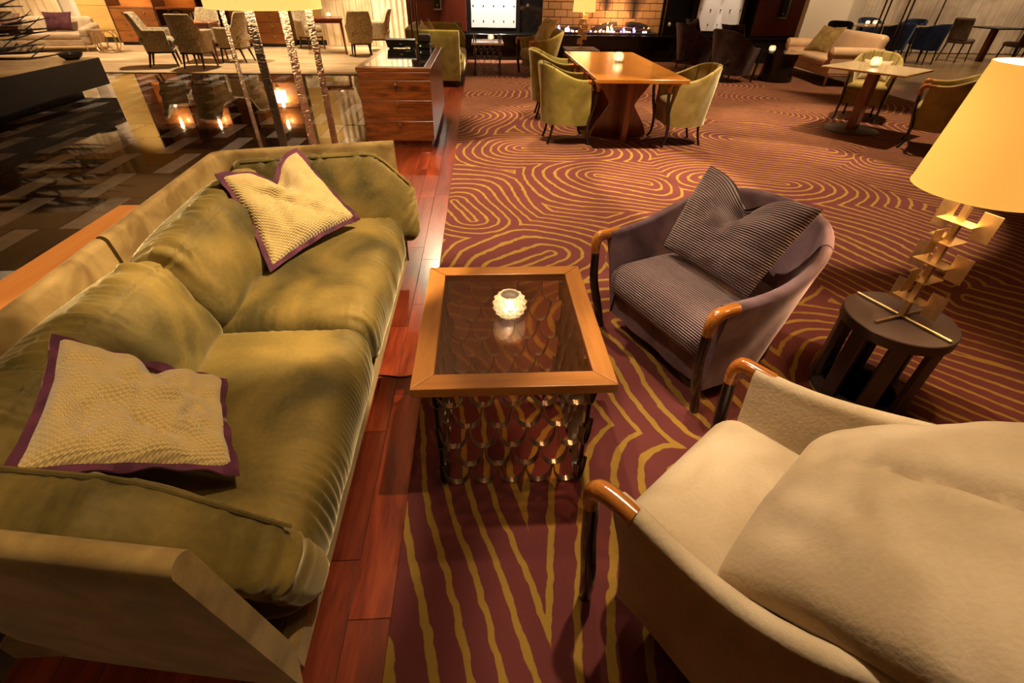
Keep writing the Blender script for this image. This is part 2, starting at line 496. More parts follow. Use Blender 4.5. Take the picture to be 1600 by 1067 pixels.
# marble: wide dark tiles and narrow grey tiles in staggered rows
fm = struct('floor_marble', MB().box(-13.5, -1.3, -1.0, 10.4, -.02, -.0035), M_MDARK)
TP, GW, RH = .60, .17, .625
ROW0 = 3.42
def tile_mesh(name, w_, h_, m):
    return mesh_data(name, *cbox(-w_ / 2 + .0015, w_ / 2 - .0015, -h_ / 2 + .0015, h_ / 2 - .0015, -.012, 0, .0012), m, False)
TM_G = tile_mesh('tile', GW, RH, M_MGREY); TM_D = tile_mesh('tile', TP - GW, RH, M_MDARK)
nt = 0
for r in range(-5, 12):
    y0 = ROW0 + r * RH; yc = y0 + RH / 2
    if y0 + RH > 10.4: continue
    off = -3.91 + (.30 if r % 2 == 0 else 0.0)
    for k in range(-16, 5):
        gx = off + k * TP
        for (xc, me, wd) in ((gx, TM_G, GW), (gx + TP / 2, TM_D, TP - GW)):
            if xc + wd / 2 > -1.3 or xc - wd / 2 < -13.4: continue
            vis = any(in_view(xc + sx * wd / 2, yc + sy * RH / 2, 0, 120, 60) for sx in (-1, 1) for sy in (-1, 1))
            if not vis: continue
            if xc > -1.45 and .5 < yc < 2.6: continue
            link('tile', me, fm, (xc, yc, 0)); nt += 1
print('tiles', nt)
tag(MB().box(-.296, 7.1, -.5, 12.68, -.02, .008, .003).build('patterned_carpet', M_CARPET, None, False),
    'maroon wall to wall carpet with flowing gold line pattern', 'carpet')
tag(MB().box(-13.4, -1.3, 10.4, YB, -.02, .012, .003).build('beige_carpet', M_BEIGE, None, False),
    'pale beige lobby carpet under the tweed chairs', 'carpet')

# ------------------------------------------------------------------ shell of the room
CEILING = struct('ceiling', MB().box(-14, 21, -3, 16.2, CEIL, CEIL + .1), M_CEIL)
struct('wall_left', MB().box(-13.6, -13.45, -3, 15.3, 0, CEIL), M_CREAMWALL)
struct('wall_right', MB().box(20.5, 20.65, -3, 16, 0, CEIL), M_CREAMWALL)
struct('wall_front', MB().box(-13.6, 20.6, -3, -2.85, 0, CEIL), M_CREAMWALL)
wb = struct('wall_back_lobby', MB().box(-13.5, -1.5, YB + .02, YB + .15, 0, CEIL), M_CREAMWALL)
for i, x in enumerate(np.arange(-10.1, -3.6, 1.16)):
    for k in range(4):
        p_ = MB().box(-.577, .577, -.012, 0, .003, .797, .003).build('panel', M_YPANEL, wb, False); p_.location = (x + .58, YB + .02, .8 * k)
struct('baseboard_lobby', MB().box(-10.2, -3.7, YB - .025, YB + .005, 0, .13, .004), M_BLACK)
struct('wall_lobby_side', MB().box(-1.62, -1.5, 12.95, YB + .1, 0, CEIL), M_REDWOOD)
struct('wall_back_side', MB().box(7.4, 20.6, 15.6, 15.75, 0, CEIL), M_CREAMWALL)
# fireplace wall
wf = struct('wall_fireplace', MB().box(-1.5, 7.43, 13.62, 13.75, 0, CEIL).box(-.3, 1.44, 13.25, 13.62, 0, CEIL).box(4.33, 6.35, 13.25, 13.62, 0, CEIL).box(1.44, 4.33, 13.1, 13.62, 2.3, CEIL), M_BLACKGLASS)
for xa, xb in ((-1.5, -.3), (6.35, 7.43)):
    n_ = 2; wd = (xb - xa) / n_
    col_ = struct('wall_column', MB().box(xa, xb, 12.97, 13.6, .5, CEIL), M_BLACK)
    for i in range(n_):
        MB().box(xa + i * wd + .002, xa + (i + 1) * wd - .002, 12.95, 12.985, .53, CEIL, .003).build('panel', M_REDWOOD, col_, False)
struct('hearth', MB().box(-1.3, 7.43, 12.75, 13.6, 0, .47).box(-1.34, 7.47, 12.69, 13.62, .47, .51, .004), M_BLACKSTONE)
struct('wall_return', MB().box(7.43, 7.53, 12.95, 15.6, 0, CEIL), M_CREAMWALL)
# bricks of the fire chamber
def brick_mat():
    t = NT('fire_brick'); g = t.n('ShaderNodeNewGeometry').outputs['Position']; r = t.rand()
    base = t.mix(r, (.46, .24, .085), (.58, .33, .13))
    base = t.mix(t.math('MULTIPLY', t.noise(g, 14, 4), .5), base, (.30, .15, .06))
    s = t.sep(g)
    soot = None
    for (cx, wd, z0) in ((2.95, .17, .95), (3.62, .20, .80)):      # two soot plumes licked up the wall
        ax = t.math('ABSOLUTE', t.math('SUBTRACT', s[0], cx))
        ww = t.math('MULTIPLY', t.math('SUBTRACT', s[2], z0, clamp=True), 1.0)
        w2 = t.math('ADD', t.math('MULTIPLY', ww, .55), t.math('MULTIPLY', t.noise(g, 4, 3), .18))
        q = t.math('SUBTRACT', 1.0, t.math('DIVIDE', ax, t.math('MAXIMUM', w2, .001)), clamp=True)
        q = t.math('MULTIPLY', t.math('POWER', q, .7), t.math('GREATER_THAN', s[2], z0), clamp=True)
        soot = q if soot is None else t.math('MAXIMUM', soot, q)
    t.p(color=t.mix(soot, base, (.008, .005, .003)), rough=.85); t.bump(t.noise(g, 60, 3), .3, .004); return t.m
M_BRICK = brick_mat()
bw = struct('wall_brick', MB().box(1.44, 4.33, 13.47, 13.62, .51, 2.3), M_GROUT)
BL, BH = .301, .148
bm_full = mesh_data('brick', *cbox(-BL / 2 + .006, BL / 2 - .006, -.03, 0, .006, BH - .006, .004), M_BRICK, False)
bm_half = mesh_data('brick', *cbox(-BL / 4 + .006, BL / 4 - .006, -.03, 0, .006, BH - .006, .004), M_BRICK, False)
for r in range(12):
    z0 = .51 + r * BH
    xs = 1.44
    if r % 2:
        link('brick', bm_half, bw, (1.44 + BL / 4, 13.47, z0)); xs += BL / 2
    k = 0
    while xs + BL <= 4.345: link('brick', bm_full, bw, (xs + BL / 2, 13.47, z0)); xs += BL
    if xs + BL / 2 <= 4.36: link('brick', bm_half, bw, (xs + BL / 4, 13.47, z0))
# white studded wall panels in black frames
def stud_panel(xa, xb, label):
    th = thing('wall_panel', label, 'panel', ((xa + xb) / 2, 13.12, .6), 0, 'studded white panels beside the fireplace')
    hw = (xb - xa) / 2
    MB().box(-hw - .09, -hw, .02, .13, -.09, 2.4).box(hw, hw + .09, .02, .13, -.09, 2.4).box(-hw, hw, .02, .13, -.09, 0).build('frame', M_BLACK, th, False)
    MB().box(-hw, hw, 0.0, .125, 0, 2.4, .004).build('plate', M_WHITEPANEL, th, False)
    sm = mesh_data('stud', *lathe([(0.0, .012), (.010, .010), (.014, 0.0)], 10), M_DARKMETAL)
    for i in range(5):
        for k in range(5):
            link('stud', sm, th, (-hw + .05 + i * (2 * hw - .1) / 4, 0, .13 + k * .285), (PI / 2, 0, 0))
stud_panel(-.20, .82, 'brightly lit white studded metal panel left of the brick fireplace')
stud_panel(5.05, 6.08, 'white studded panel with two light streaks right of the fireplace')
# wall sconces on the mahogany columns
for (x, z0, lab) in ((-.93, .93, 'slim black wall sconce on mahogany column above the green sofa'), (6.95, .88, 'slim black wall sconce on mahogany column left of the cream sofa')):
    s = thing('wall_sconce', lab, 'sconce', (x, 12.95, z0))
    MB().box(-.065, .065, -.10, 0, .03, .95, .006).build('body', M_BLACK, s, False)
    MB().box(-.085, .085, -.12, 0, 0, .025, .004).box(.066, .08, -.115, 0, .025, .95, .002).build('trim_frame', M_STEEL, s, False)
    MB().lathe([(.0, .02), (.012, .012), (.014, 0)], 10, M=Matrix.Translation((0, -.101, .09)) @ Matrix.Rotation(PI / 2, 4, 'X')).build('knob', M_STEEL, s)
# curtains
M_CURTL = velvet('lobby_curtain_cloth', (.50, .36, .20), (.72, .56, .36), .2, nscale=2)
M_CURTW = velvet('window_curtain_cloth', (.66, .54, .38), (.82, .70, .52), .2, nscale=2)
M_CURTR = velvet('side_curtain_cloth', (.36, .27, .20), (.50, .39, .29), .2, nscale=2)
def curtain(xa, xb, y, mat, label, period=.16, amp=.05, group=None):
    n = int((xb - xa) / period * 10); U = np.linspace(0, 1, n + 1); X = xa + (xb - xa) * U
    ph = X / period * 2 * PI; Nn = vnoise(np.stack([X * 2, X * 0, X * 0], 1), 1.0, 2)
    Yf = amp * np.sin(ph + 1.6 * Nn) * (.75 + .4 * Nn)
    V = []; nz = 5
    for s_ in (0, 1):
        for k in range(nz):
            z = .02 + (CEIL - .05) * k / (nz - 1)
            g = 1.0 - .12 * k / (nz - 1)
            for i in range(n + 1): V.append((X[i] - (xa + xb) / 2, Yf[i] * g + s_ * .01, z))
    m = n + 1; F = grid_faces(nz, m) + [f[::-1] for f in grid_faces(nz, m, off=nz * m)]
    for i in range(n):
        F.append((i, nz * m + i, nz * m + i + 1, i + 1))
    o = obj('curtain', V, F, mat, None, True, 80); o.location = ((xa + xb) / 2, y, 0)
    return tag(o, label, 'curtain', group)
curtain(-4.05, -2.75, 14.98, M_CURTL, 'beige pleated curtain hanging behind the far tweed chairs', .17)
curtain(-2.72, -1.66, 14.92, M_CURTW, 'bright ivory curtain hanging beside the mahogany column', .14)
curtain(-13.3, -10.35, 14.95, M_CURTL, 'golden lit curtain behind the pale sofa', .19, .045)
for i, (xa, xb) in enumerate(((10.5, 12.6), (12.65, 15.2), (15.25, 18.6))):
    curtain(xa, xb + .15, 15.3 - .1 * i, M_CURTR, ['taupe curtain behind the blue chairs', 'taupe curtain behind the brown dining chair', 'taupe curtain furthest right behind the yellow lamp shade'][i], .24, .06)
# ------------------------------------------------------------------ upholstery helpers
def obj_uv(name, V, F, UV, mat, parent=None):
    me = mesh_data(name, V, F, mat, True, 60)
    uv = me.uv_layers.new(name='uv'); li = np.zeros(len(me.loops), dtype=np.int32); me.loops.foreach_get('vertex_index', li)
    uv.data.foreach_set('uv', np.asarray(UV, float)[li].reshape(-1)); return link(name, me, parent)
def cushion(name, half, r, n, mat, parent, loc, rot=(0, 0, 0), fn=None):
    P, N, F, C = rounded(half, r, n)
    if fn is not None: P = fn(P, N, C)
    o = obj(name, P, F, mat, parent, True, 80)
    o.location = loc; o.rotation_euler = rot; return o
def ripple(t, P, freq, seed):
    """gathered cloth: uneven folds running along t"""
    n1 = vnoise(np.stack([t * 6, P[:, 1] * 2, P[:, 2] * 2], 1), 1.0, seed)
    n2 = vnoise(np.stack([t * 17, P[:, 0] * 3, P[:, 2] * 3], 1), 1.0, seed + 3)
    n3 = vnoise(np.stack([t * 9, P[:, 0] * 9, P[:, 2] * 7], 1), 1.0, seed + 6)
    return (np.sin(t * freq + 4.5 * n1) * np.clip(.35 + .9 * n2, 0, 1.3) + .7 * np.sin(t * freq * 1.73 + 5 * n3) * np.clip(.2 + .9 * n3, 0, 1)) * .8
def pillow(name, corners, T, mat, parent, side=1, pinch=.09, n=44, dents=(), wr=.006, seed=1, flange=None, flw=.022, uvs=1.0, back=.55, vdrop=0.0, pw=.42):
    c = [Vector(q) for q in corners]           # c00, c10, c11, c01
    nrm = ((c[2] - c[0]).cross(c[3] - c[1])).normalized() * side
    u = np.linspace(-1, 1, n + 1); U, Vv = np.meshgrid(u, u, indexing='ij'); U = U.ravel(); Vv = Vv.ravel()
    Ue = U * (1 - pinch * (1 - Vv ** 2)); Ve = Vv * (1 - pinch * (1 - U ** 2)) - vdrop * np.exp(-np.abs(U / .34) ** 1.5) * sstep(-.3, 1, Vv)
    def bil(a, b):
        w00 = (1 - a) * (1 - b) / 4; w10 = (1 + a) * (1 - b) / 4; w11 = (1 + a) * (1 + b) / 4; w01 = (1 - a) * (1 + b) / 4
        return sum(np.outer(w_, np.array(q)) for w_, q in zip((w00, w10, w11, w01), c))
    B = bil(Ue, Ve)
    pr_ = np.clip((1 - U ** 2) * (1 - Vv ** 2), 0, 1) ** pw
    q3 = np.stack([U * 1.6, Vv * 1.6, U * 0], 1)
    h = T * pr_ * (1 + .16 * vnoise(q3, 1.4, seed)) + wr * pr_ * (vnoise(q3, 3.5, seed + 5) + .5 * np.sin(6 * (U + .6 * Vv) + 4 * vnoise(q3, 1.2, seed + 9)))
    for (du, dv, dep, ru, rv, an) in dents:
        a_ = (U - du) * math.cos(an) + (Vv - dv) * math.sin(an); b_ = -(U - du) * math.sin(an) + (Vv - dv) * math.cos(an)
        h = h - dep * np.exp(-np.abs(a_ / ru) ** 1.25 - (b_ / rv) ** 2)
    nn = np.array(nrm)
    Vt = B + np.outer(h, nn); Vb = B - np.outer(T * back * pr_, nn)
    V = np.vstack([Vt, Vb]); m = n + 1
    F = grid_faces(m, m) + [f[::-1] for f in grid_faces(m, m, off=m * m)]
    if side < 0: F = [f[::-1] for f in F]
    UV = np.stack([np.r_[U, U], np.r_[Vv, Vv]], 1) * .5 + .5
    o = obj_uv(name, V, F, UV * uvs, mat, parent)
    if flange is not None:
        ring = [(i, 0) for i in range(n)] + [(n, j) for j in range(n)] + [(n - i, n) for i in range(n)] + [(0, n - j) for j in range(n)]
        A = []
        cen = np.array(sum(c, Vector()) / 4)
        sz = (c[1] - c[0]).length / 2
        for k, (i, j) in enumerate(ring):
            a = B[i * m + j]; uu, vv = u[i], u[j]
            ou = (uu if abs(uu) >= abs(vv) - 1e-6 else 0); ov = (vv if abs(vv) >= abs(uu) - 1e-6 else 0)
            e = bil(np.array([Ue[i * m + j] + ou * flw / sz]), np.array([Ve[i * m + j] + ov * flw / sz]))[0]
            wv = .006 * math.sin(k * .55) + .004 * math.sin(k * .23 + 1)
            A.append((a, e + nn * wv))
        FV = []; FF = []; L = len(A)
        for (a, e) in A:
            d = e - a; d = d / max(np.linalg.norm(d), 1e-6)
            FV += [a - d * .012 + nn * .005, e + nn * .0025, e - nn * .0025, a - d * .012 - nn * .005]
        FF = grid_faces(L, 4, True, True)
        fo = obj('flange_border', FV, FF, flange, o, True, 60)
    return o

# ------------------------------------------------------------------ fabrics
M_OLIVE = velvet('olive_velvet', (.045, .031, .002), (.195, .122, .020), .62, (1.0, .86, .50), .72, 3.0, spec=.28)
M_OLIVEPANEL = velvet('olive_panel_velvet', (.13, .072, .016), (.26, .165, .05), .5, (1.0, .82, .5), .75, 9)
def weave_mat():
    t = NT('gold_weave'); c = t.n('ShaderNodeTexCoord').outputs['UV']
    v = t.mapping(c, rot=(0, 0, .3)); s = t.sep(v)
    a = t.math('SINE', t.math('MULTIPLY', s[0], 250.0)); b = t.math('SINE', t.math('ADD', t.math('MULTIPLY', s[1], 250.0), t.math('MULTIPLY', t.math('FLOOR', t.math('MULTIPLY', s[0], 39.8)), 3.14159)))
    h = t.math('MULTIPLY', a, b)
    nz = t.noise(c, 6, 3)
    col = t.mix(t.math('ADD', t.math('MULTIPLY', h, .3), .5), (.34, .205, .045), (.62, .46, .19))
    col = t.mix(t.math('MULTIPLY', nz, .4), col, (.42, .26, .07))
    t.p(color=col, rough=.85, sheen=.3, spec=.15); t.bump(h, .55, .004); return t.m
M_WEAVE = weave_mat()
M_PLUM = velvet('plum_binding', (.045, .008, .018), (.10, .02, .04), .5, (1, .6, .7), .8, 12)
M_BLACKLEG = plain('black_lacquer_leg', (.010, .006, .005), .22, coat=.5)
M_ORANGEWOOD = wood('orange_console_wood', (.36, .12, .02), (.50, .19, .045), 'y', 1, .35, .1)

# ------------------------------------------------------------------ green velvet sofa
SOF = (-.9, 1.55, 0)
sofa = thing('velvet_sofa', 'large olive green velvet sofa with deep cushions in the left foreground', 'sofa', SOF)
def chaikin(P, it=3):
    P = [np.array(q, float) for q in P]
    for _ in range(it):
        Q = [P[0]]
        for a, b in zip(P[:-1], P[1:]): Q += [a * .75 + b * .25, a * .25 + b * .75]
        Q.append(P[-1]); P = Q
    return np.array(P)
def dens(P, step=.04):
    out = [P[0]]
    for a, b in zip(P[:-1], P[1:]):
        n = max(1, int(np.linalg.norm(b - a) / step)); out += [a + (b - a) * (k + 1) / n for k in range(n)]
    return np.array(out)
def shell_strip(pts, th, zb, zt, lean, inward_sign, z_in=.25):
    """upholstered upright panel following a plan path; lean = outward shift at the top"""
    P = dens(chaikin(pts, 4)); n = len(P)
    T = np.gradient(P, axis=0); T /= np.linalg.norm(T, axis=1)[:, None]
    N = np.stack([-T[:, 1], T[:, 0]], 1) * inward_sign
    sec = []
    for k in range(7):
        z = zb + (zt - th / 2 - zb) * k / 6; sec.append((-lean * (1 - k / 6) * -1, z))
    for k in range(1, 8):
        a = PI * k / 8; sec.append((th / 2 - math.cos(a) * th / 2, zt - th / 2 + math.sin(a) * th / 2))
    for k in range(6):
        z = zt - th / 2 - (zt - th / 2 - z_in) * k / 5; sec.append((th + lean * (k / 5) * .9, z))
    V = []
    for i in range(n):
        for (d, z) in sec: V.append((P[i, 0] + N[i, 0] * d - SOF[0], P[i, 1] + N[i, 1] * d - SOF[1], z))
    m = len(sec); F = grid_faces(n, m)
    F = F + [tuple(range(m))[::-1], tuple((n - 1) * m + k for k in range(m))]
    for i in range(n - 1): F.append((i * m, i * m + m - 1, (i + 1) * m + m - 1, (i + 1) * m))
    return V, F
near = [(-.475, .375), (-1.12, .475), (-1.215, .505), (-1.235, .60), (-1.293, 1.515)]
far = [(-1.295, 1.535), (-1.345, 2.42), (-1.35, 2.515), (-1.26, 2.56), (-.485, 2.745)]
for pl in (near, far):
    obj('back_panel', *shell_strip(pl, .045, .10, .80, .065, -1), M_OLIVEPANEL, sofa, True, 70)
for s_, y0 in ((0, .455), (1, 2.61)):
    pass
b = MB(); b.box(-.53 - SOF[0], -.475 - SOF[0], .47 - SOF[1], 2.66 - SOF[1], .10, .20, .012)
b.build('front_rail', M_OLIVEPANEL, sofa)
MB().box(-1.2 - SOF[0], -.52 - SOF[0], .53 - SOF[1], 2.55 - SOF[1], .12, .20, .01).build('seat_base', M_OLIVEPANEL, sofa)
for (x, y) in ((-.53, .58), (-.53, 1.56), (-.53, 2.53), (-1.17, .66), (-1.24, 2.4)):
    MB().tube([(x - SOF[0], y - SOF[1], .13), (x - SOF[0], y - SOF[1], 0)], [.026, .017], 10).build('leg', M_BLACKLEG, sofa)
def seat_fn(seed, hx, hy, hz):
    def fn(P, N, C):
        x, y, z = P[:, 0] / hx, P[:, 1] / hy, P[:, 2] / hz
        P = P.copy()
        P[:, 2] += .035 * np.clip(1 - x ** 2, 0, 1) * np.clip(1 - y ** 4, 0, 1) * (z > 0)
        front = np.exp(-((P[:, 0] - hx + .03) / .085) ** 2) * sstep(-.9, .3, z)          # gathers over the front edge
        rp = ripple(P[:, 1], P, 2 * PI / .034, seed)
        A = .0062 * front * rp
        endy = np.exp(-((np.abs(P[:, 1]) - hy + .05) / .09) ** 2) * (z > .1)
        A += .004 * endy * ripple(P[:, 0], P, 2 * PI / .042, seed + 20)
        A += .003 * vnoise(P, 9, seed + 40)
        nn = N.copy(); L = np.linalg.norm(nn, axis=1); nn[L < .5] = (0, 0, 1)
        P += nn * A[:, None]
        P[:, 0] += .012 * np.exp(-(z / .5) ** 2) * (x > .6) * (1 - y ** 2)
        return P
    return fn
for k, (y0, y1) in enumerate(((.535, 1.495), (1.505, 2.52))):
    hx, hy, hz = .335, (y1 - y0) / 2, .135
    c_ = cushion('seat_cushion', (hx, hy, hz), .085, (44, 170, 18), M_OLIVE, sofa, (-.775 - SOF[0], (y0 + y1) / 2 - SOF[1], .325), (0, -.03, 0), seat_fn(3 + k, hx, hy, hz))
    pts = [(hx * .99, -hy + .05 + (2 * hy - .1) * q / 30, -.045) for q in range(31)]
    V, F = tube(pts, .004, 6); obj('piping', V, F, M_OLIVE, c_)
def back_fn(seed, hx, hy, hz):
    def fn(P, N, C):
        x, y, z = P[:, 0] / hx, P[:, 1] / hy, P[:, 2] / hz
        P = P.copy()
        fr = np.clip(1 - y ** 2, 0, 1) * np.clip(1 - (z - .0) ** 2, 0, 1) * (x > 0)
        P[:, 0] += .055 * fr
        seam = np.exp(-((P[:, 2] - hz + .035) / .10) ** 2) * sstep(-.2, .5, x)
        top = (z > .6) * sstep(-.9, .2, x) * .5
        rp = ripple(P[:, 1], P, 2 * PI / .052, seed)
        A = .0085 * (seam + top) * rp
        fold = np.sin(P[:, 1] * (2 * PI / .085) + 2.5 * vnoise(P * np.array([1, 1, .5]), 5, seed + 17) + P[:, 2] * 6) * np.clip(.25 + vnoise(P, 4.5, seed + 27), 0, 1)
        A += .011 * fold * sstep(-.7, .5, z) * (x > .2)
        A += .006 * vnoise(P * np.array([1, 1, .6]), 7, seed + 7) + .004 * np.sin(P[:, 1] * 30 + P[:, 2] * 16 + 3 * vnoise(P, 4, seed)) * (x > .3)
        A -= .009 * np.exp(-((P[:, 2] - hz + .05) / .006) ** 2) * (x > .3)
        nn = N.copy(); L = np.linalg.norm(nn, axis=1); nn[L < .5] = (1, 0, 0)
        P += nn * A[:, None]
        P[:, 2] -= .03 * np.abs(y) ** 3 * (z > 0)
        return P
    return fn
for k, (y0, y1, xc) in enumerate(((.62, 1.49, -1.085), (1.50, 2.42, -1.125))):
    hx, hy, hz = .105, (y1 - y0) / 2, .195
    c_ = cushion('back_cushion', (hx, hy, hz), .07, (22, 120, 40), M_OLIVE, sofa, (xc - SOF[0], (y0 + y1) / 2 - SOF[1], .575), (0, -.36, .05 if k else .06), back_fn(11 + k, hx, hy, hz))
    pts = [(hx - .012 + .006 * math.sin(q * 1.3), -hy + .04 + (2 * hy - .08) * q / 30, hz - .03 - .03 * abs(q / 15 - 1) ** 3) for q in range(31)]
    V, F = tube(pts, .0045, 6); obj('piping', V, F, M_OLIVE, c_)
def arm_fn(seed, hx, hy, hz, sgn, drop=.17):
    def fn(P, N, C):
        x, y, z = P[:, 0] / hx, P[:, 1] / hy, P[:, 2] / hz
        P = P.copy()
        P[:, 2] -= drop * sstep(.4, 1.02, x) ** 1.6 * ((.3 if drop > .2 else 0) + (.7 if drop > .2 else 1) * sstep(-.6, 1, z))                      # front end rolls down
        P[:, 1] += sgn * .03 * np.clip(1 - x ** 2, 0, 1) * np.clip(1 - z ** 2, 0, 1) * (y * sgn > 0)
        edge = np.exp(-((C[:, 2] - 1) / .45) ** 2) + .9 * np.exp(-((C[:, 0] - 1) / .25) ** 2)
        s_ = P[:, 0] - P[:, 2] * 1.0
        A = .0095 * np.clip(edge, 0, 1.2) * ripple(s_ * .9, P, 2 * PI / .062, seed) + .003 * vnoise(P, 8, seed + 2)
        nn = N.copy(); L = np.linalg.norm(nn, axis=1); nn[L < .5] = (0, sgn, 0)
        P += nn * A[:, None]
        return P
    return fn
hx, hy, hz = .445, .070, .245
for k, (x, y, sgn, rx, rz) in enumerate(((-.82, 2.56, -1, -.32, .235), (-.865, .588, 1, .32, -.145))):
    c_ = cushion('arm_cushion', (hx, hy, hz), .06, (90, 16, 40), M_OLIVE, sofa, (x - SOF[0], y - SOF[1], .565 - .045 * (k == 0)), (rx, 0, rz), arm_fn(31 + k, hx, hy, hz, sgn, .27 if k else .17))
    pts = []
    for q in range(41):
        xx = -hx + .06 + (2 * hx - .075) * q / 40; t_ = np.clip((xx / hx - .4) / .62, 0, 1); dr = (.27 if k else .17) * float(t_ * t_ * (3 - 2 * t_)) ** 1.6
        pts.append((xx, (hy - .004) * (1 if k == 0 else -1) * (-1 if k == 0 else -1) * (1 if k else 1), hz - .02 - dr))
    V, F = tube(pts, .005, 6); obj('piping', V, F, M_OLIVE, c_)
# throw pillows
def th_pillow(label, corners, **kw):
    base = Vector(corners[0]); cs = [Vector(q) for q in corners]; cen = sum(cs, Vector()) / 4
    o = pillow('throw_pillow', [tuple(q - cen) for q in cs], parent=None, **kw); o.location = cen
    return tag(o, label, 'pillow')
th_pillow('gold woven throw pillow with plum border standing in the far sofa corner',
          [(-.905, 1.855, .51), (-.635, 2.28, .55), (-.90, 2.44, .82), (-1.10, 2.07, .82)], T=.075, mat=M_WEAVE, side=1, flange=M_PLUM,
          dents=((.10, .7, .06, .22, .55, 0.1), (-.35, .1, .03, .12, .5, .7)), seed=4, pinch=.08, wr=.012, vdrop=.42)
th_pillow('gold woven throw pillow with plum border slumped at the near sofa arm',
          [(-.90, .615, .745), (-.615, .76, .55), (-.78, 1.09, .545), (-1.04, .98, .785)], T=.065, mat=M_WEAVE, side=1, flange=M_PLUM,
          dents=((.15, .75, .05, .18, .5, .3), (-.1, -.3, .035, .12, .7, 1.0), (-.6, -.4, .03, .15, .3, .2), (.5, -.1, .03, .14, .5, -.6)), seed=9, pinch=.08, wr=.026, flw=.015)
# console table behind the sofa
ct = thing('console_table', 'narrow orange wood console table behind the sofa back', 'console', (-1.60, 1.25, 0))
MB().box(-.16, .16, -1.0, 1.08, .56, .60, .004).build('top', M_ORANGEWOOD, ct, False)
for (x, y) in ((-.13, -.95), (.13, -.95), (-.13, 1.03), (.13, 1.03)): MB().box(x - .02, x + .02, y - .02, y + .02, 0, .56, .003).build('leg', M_ORANGEWOOD, ct, False)

# ------------------------------------------------------------------ smoked glass side table with scale lattice
M_TABLEWOOD = wood('honey_wood', (.27, .095, .016), (.42, .17, .035), 'x', 1.5, .3, .15, .35)
M_TABLEWOODY = wood('honey_wood_lengthwise', (.27, .095, .016), (.42, .17, .035), 'y', 1.5, .3, .15, .35)
def smoked(name, tint, ior=1.5):
    t = NT(name); nt_ = t.t; nt_.nodes.remove(t.b)
    tr = t.n('ShaderNodeBsdfTransparent'); tr.inputs[0].default_value = (*tint, 1)
    gl = t.n('ShaderNodeBsdfGlossy'); gl.inputs['Roughness'].default_value = .01
    lw = t.n('ShaderNodeLayerWeight'); lw.inputs[0].default_value = .5
    fz = t.math('ADD', t.math('MULTIPLY', t.math('POWER', lw.outputs['Facing'], 4.0), .80), .12).node
    mx = t.n('ShaderNodeMixShader'); nt_.links.new(fz.outputs[0], mx.inputs[0]); nt_.links.new(tr.outputs[0], mx.inputs[1]); nt_.links.new(gl.outputs[0], mx.inputs[2])
    nt_.links.new(mx.outputs[0], t.out.inputs[0]); return t.m
M_SMOKED = smoked('smoked_glass', (.86, .68, .55), 1.6)
M_STRAP = plain('patinated_steel', (.30, .265, .23), .28, .95, var=.3, vscale=20)
def prism(pts, z0, z1):
    n = len(pts); V = [(x, y, z0) for x, y in pts] + [(x, y, z1) for x, y in pts]
    F = [tuple(range(n))[::-1], tuple(range(n, 2 * n))] + [(i, (i + 1) % n, n + (i + 1) % n, n + i) for i in range(n)]
    return V, F
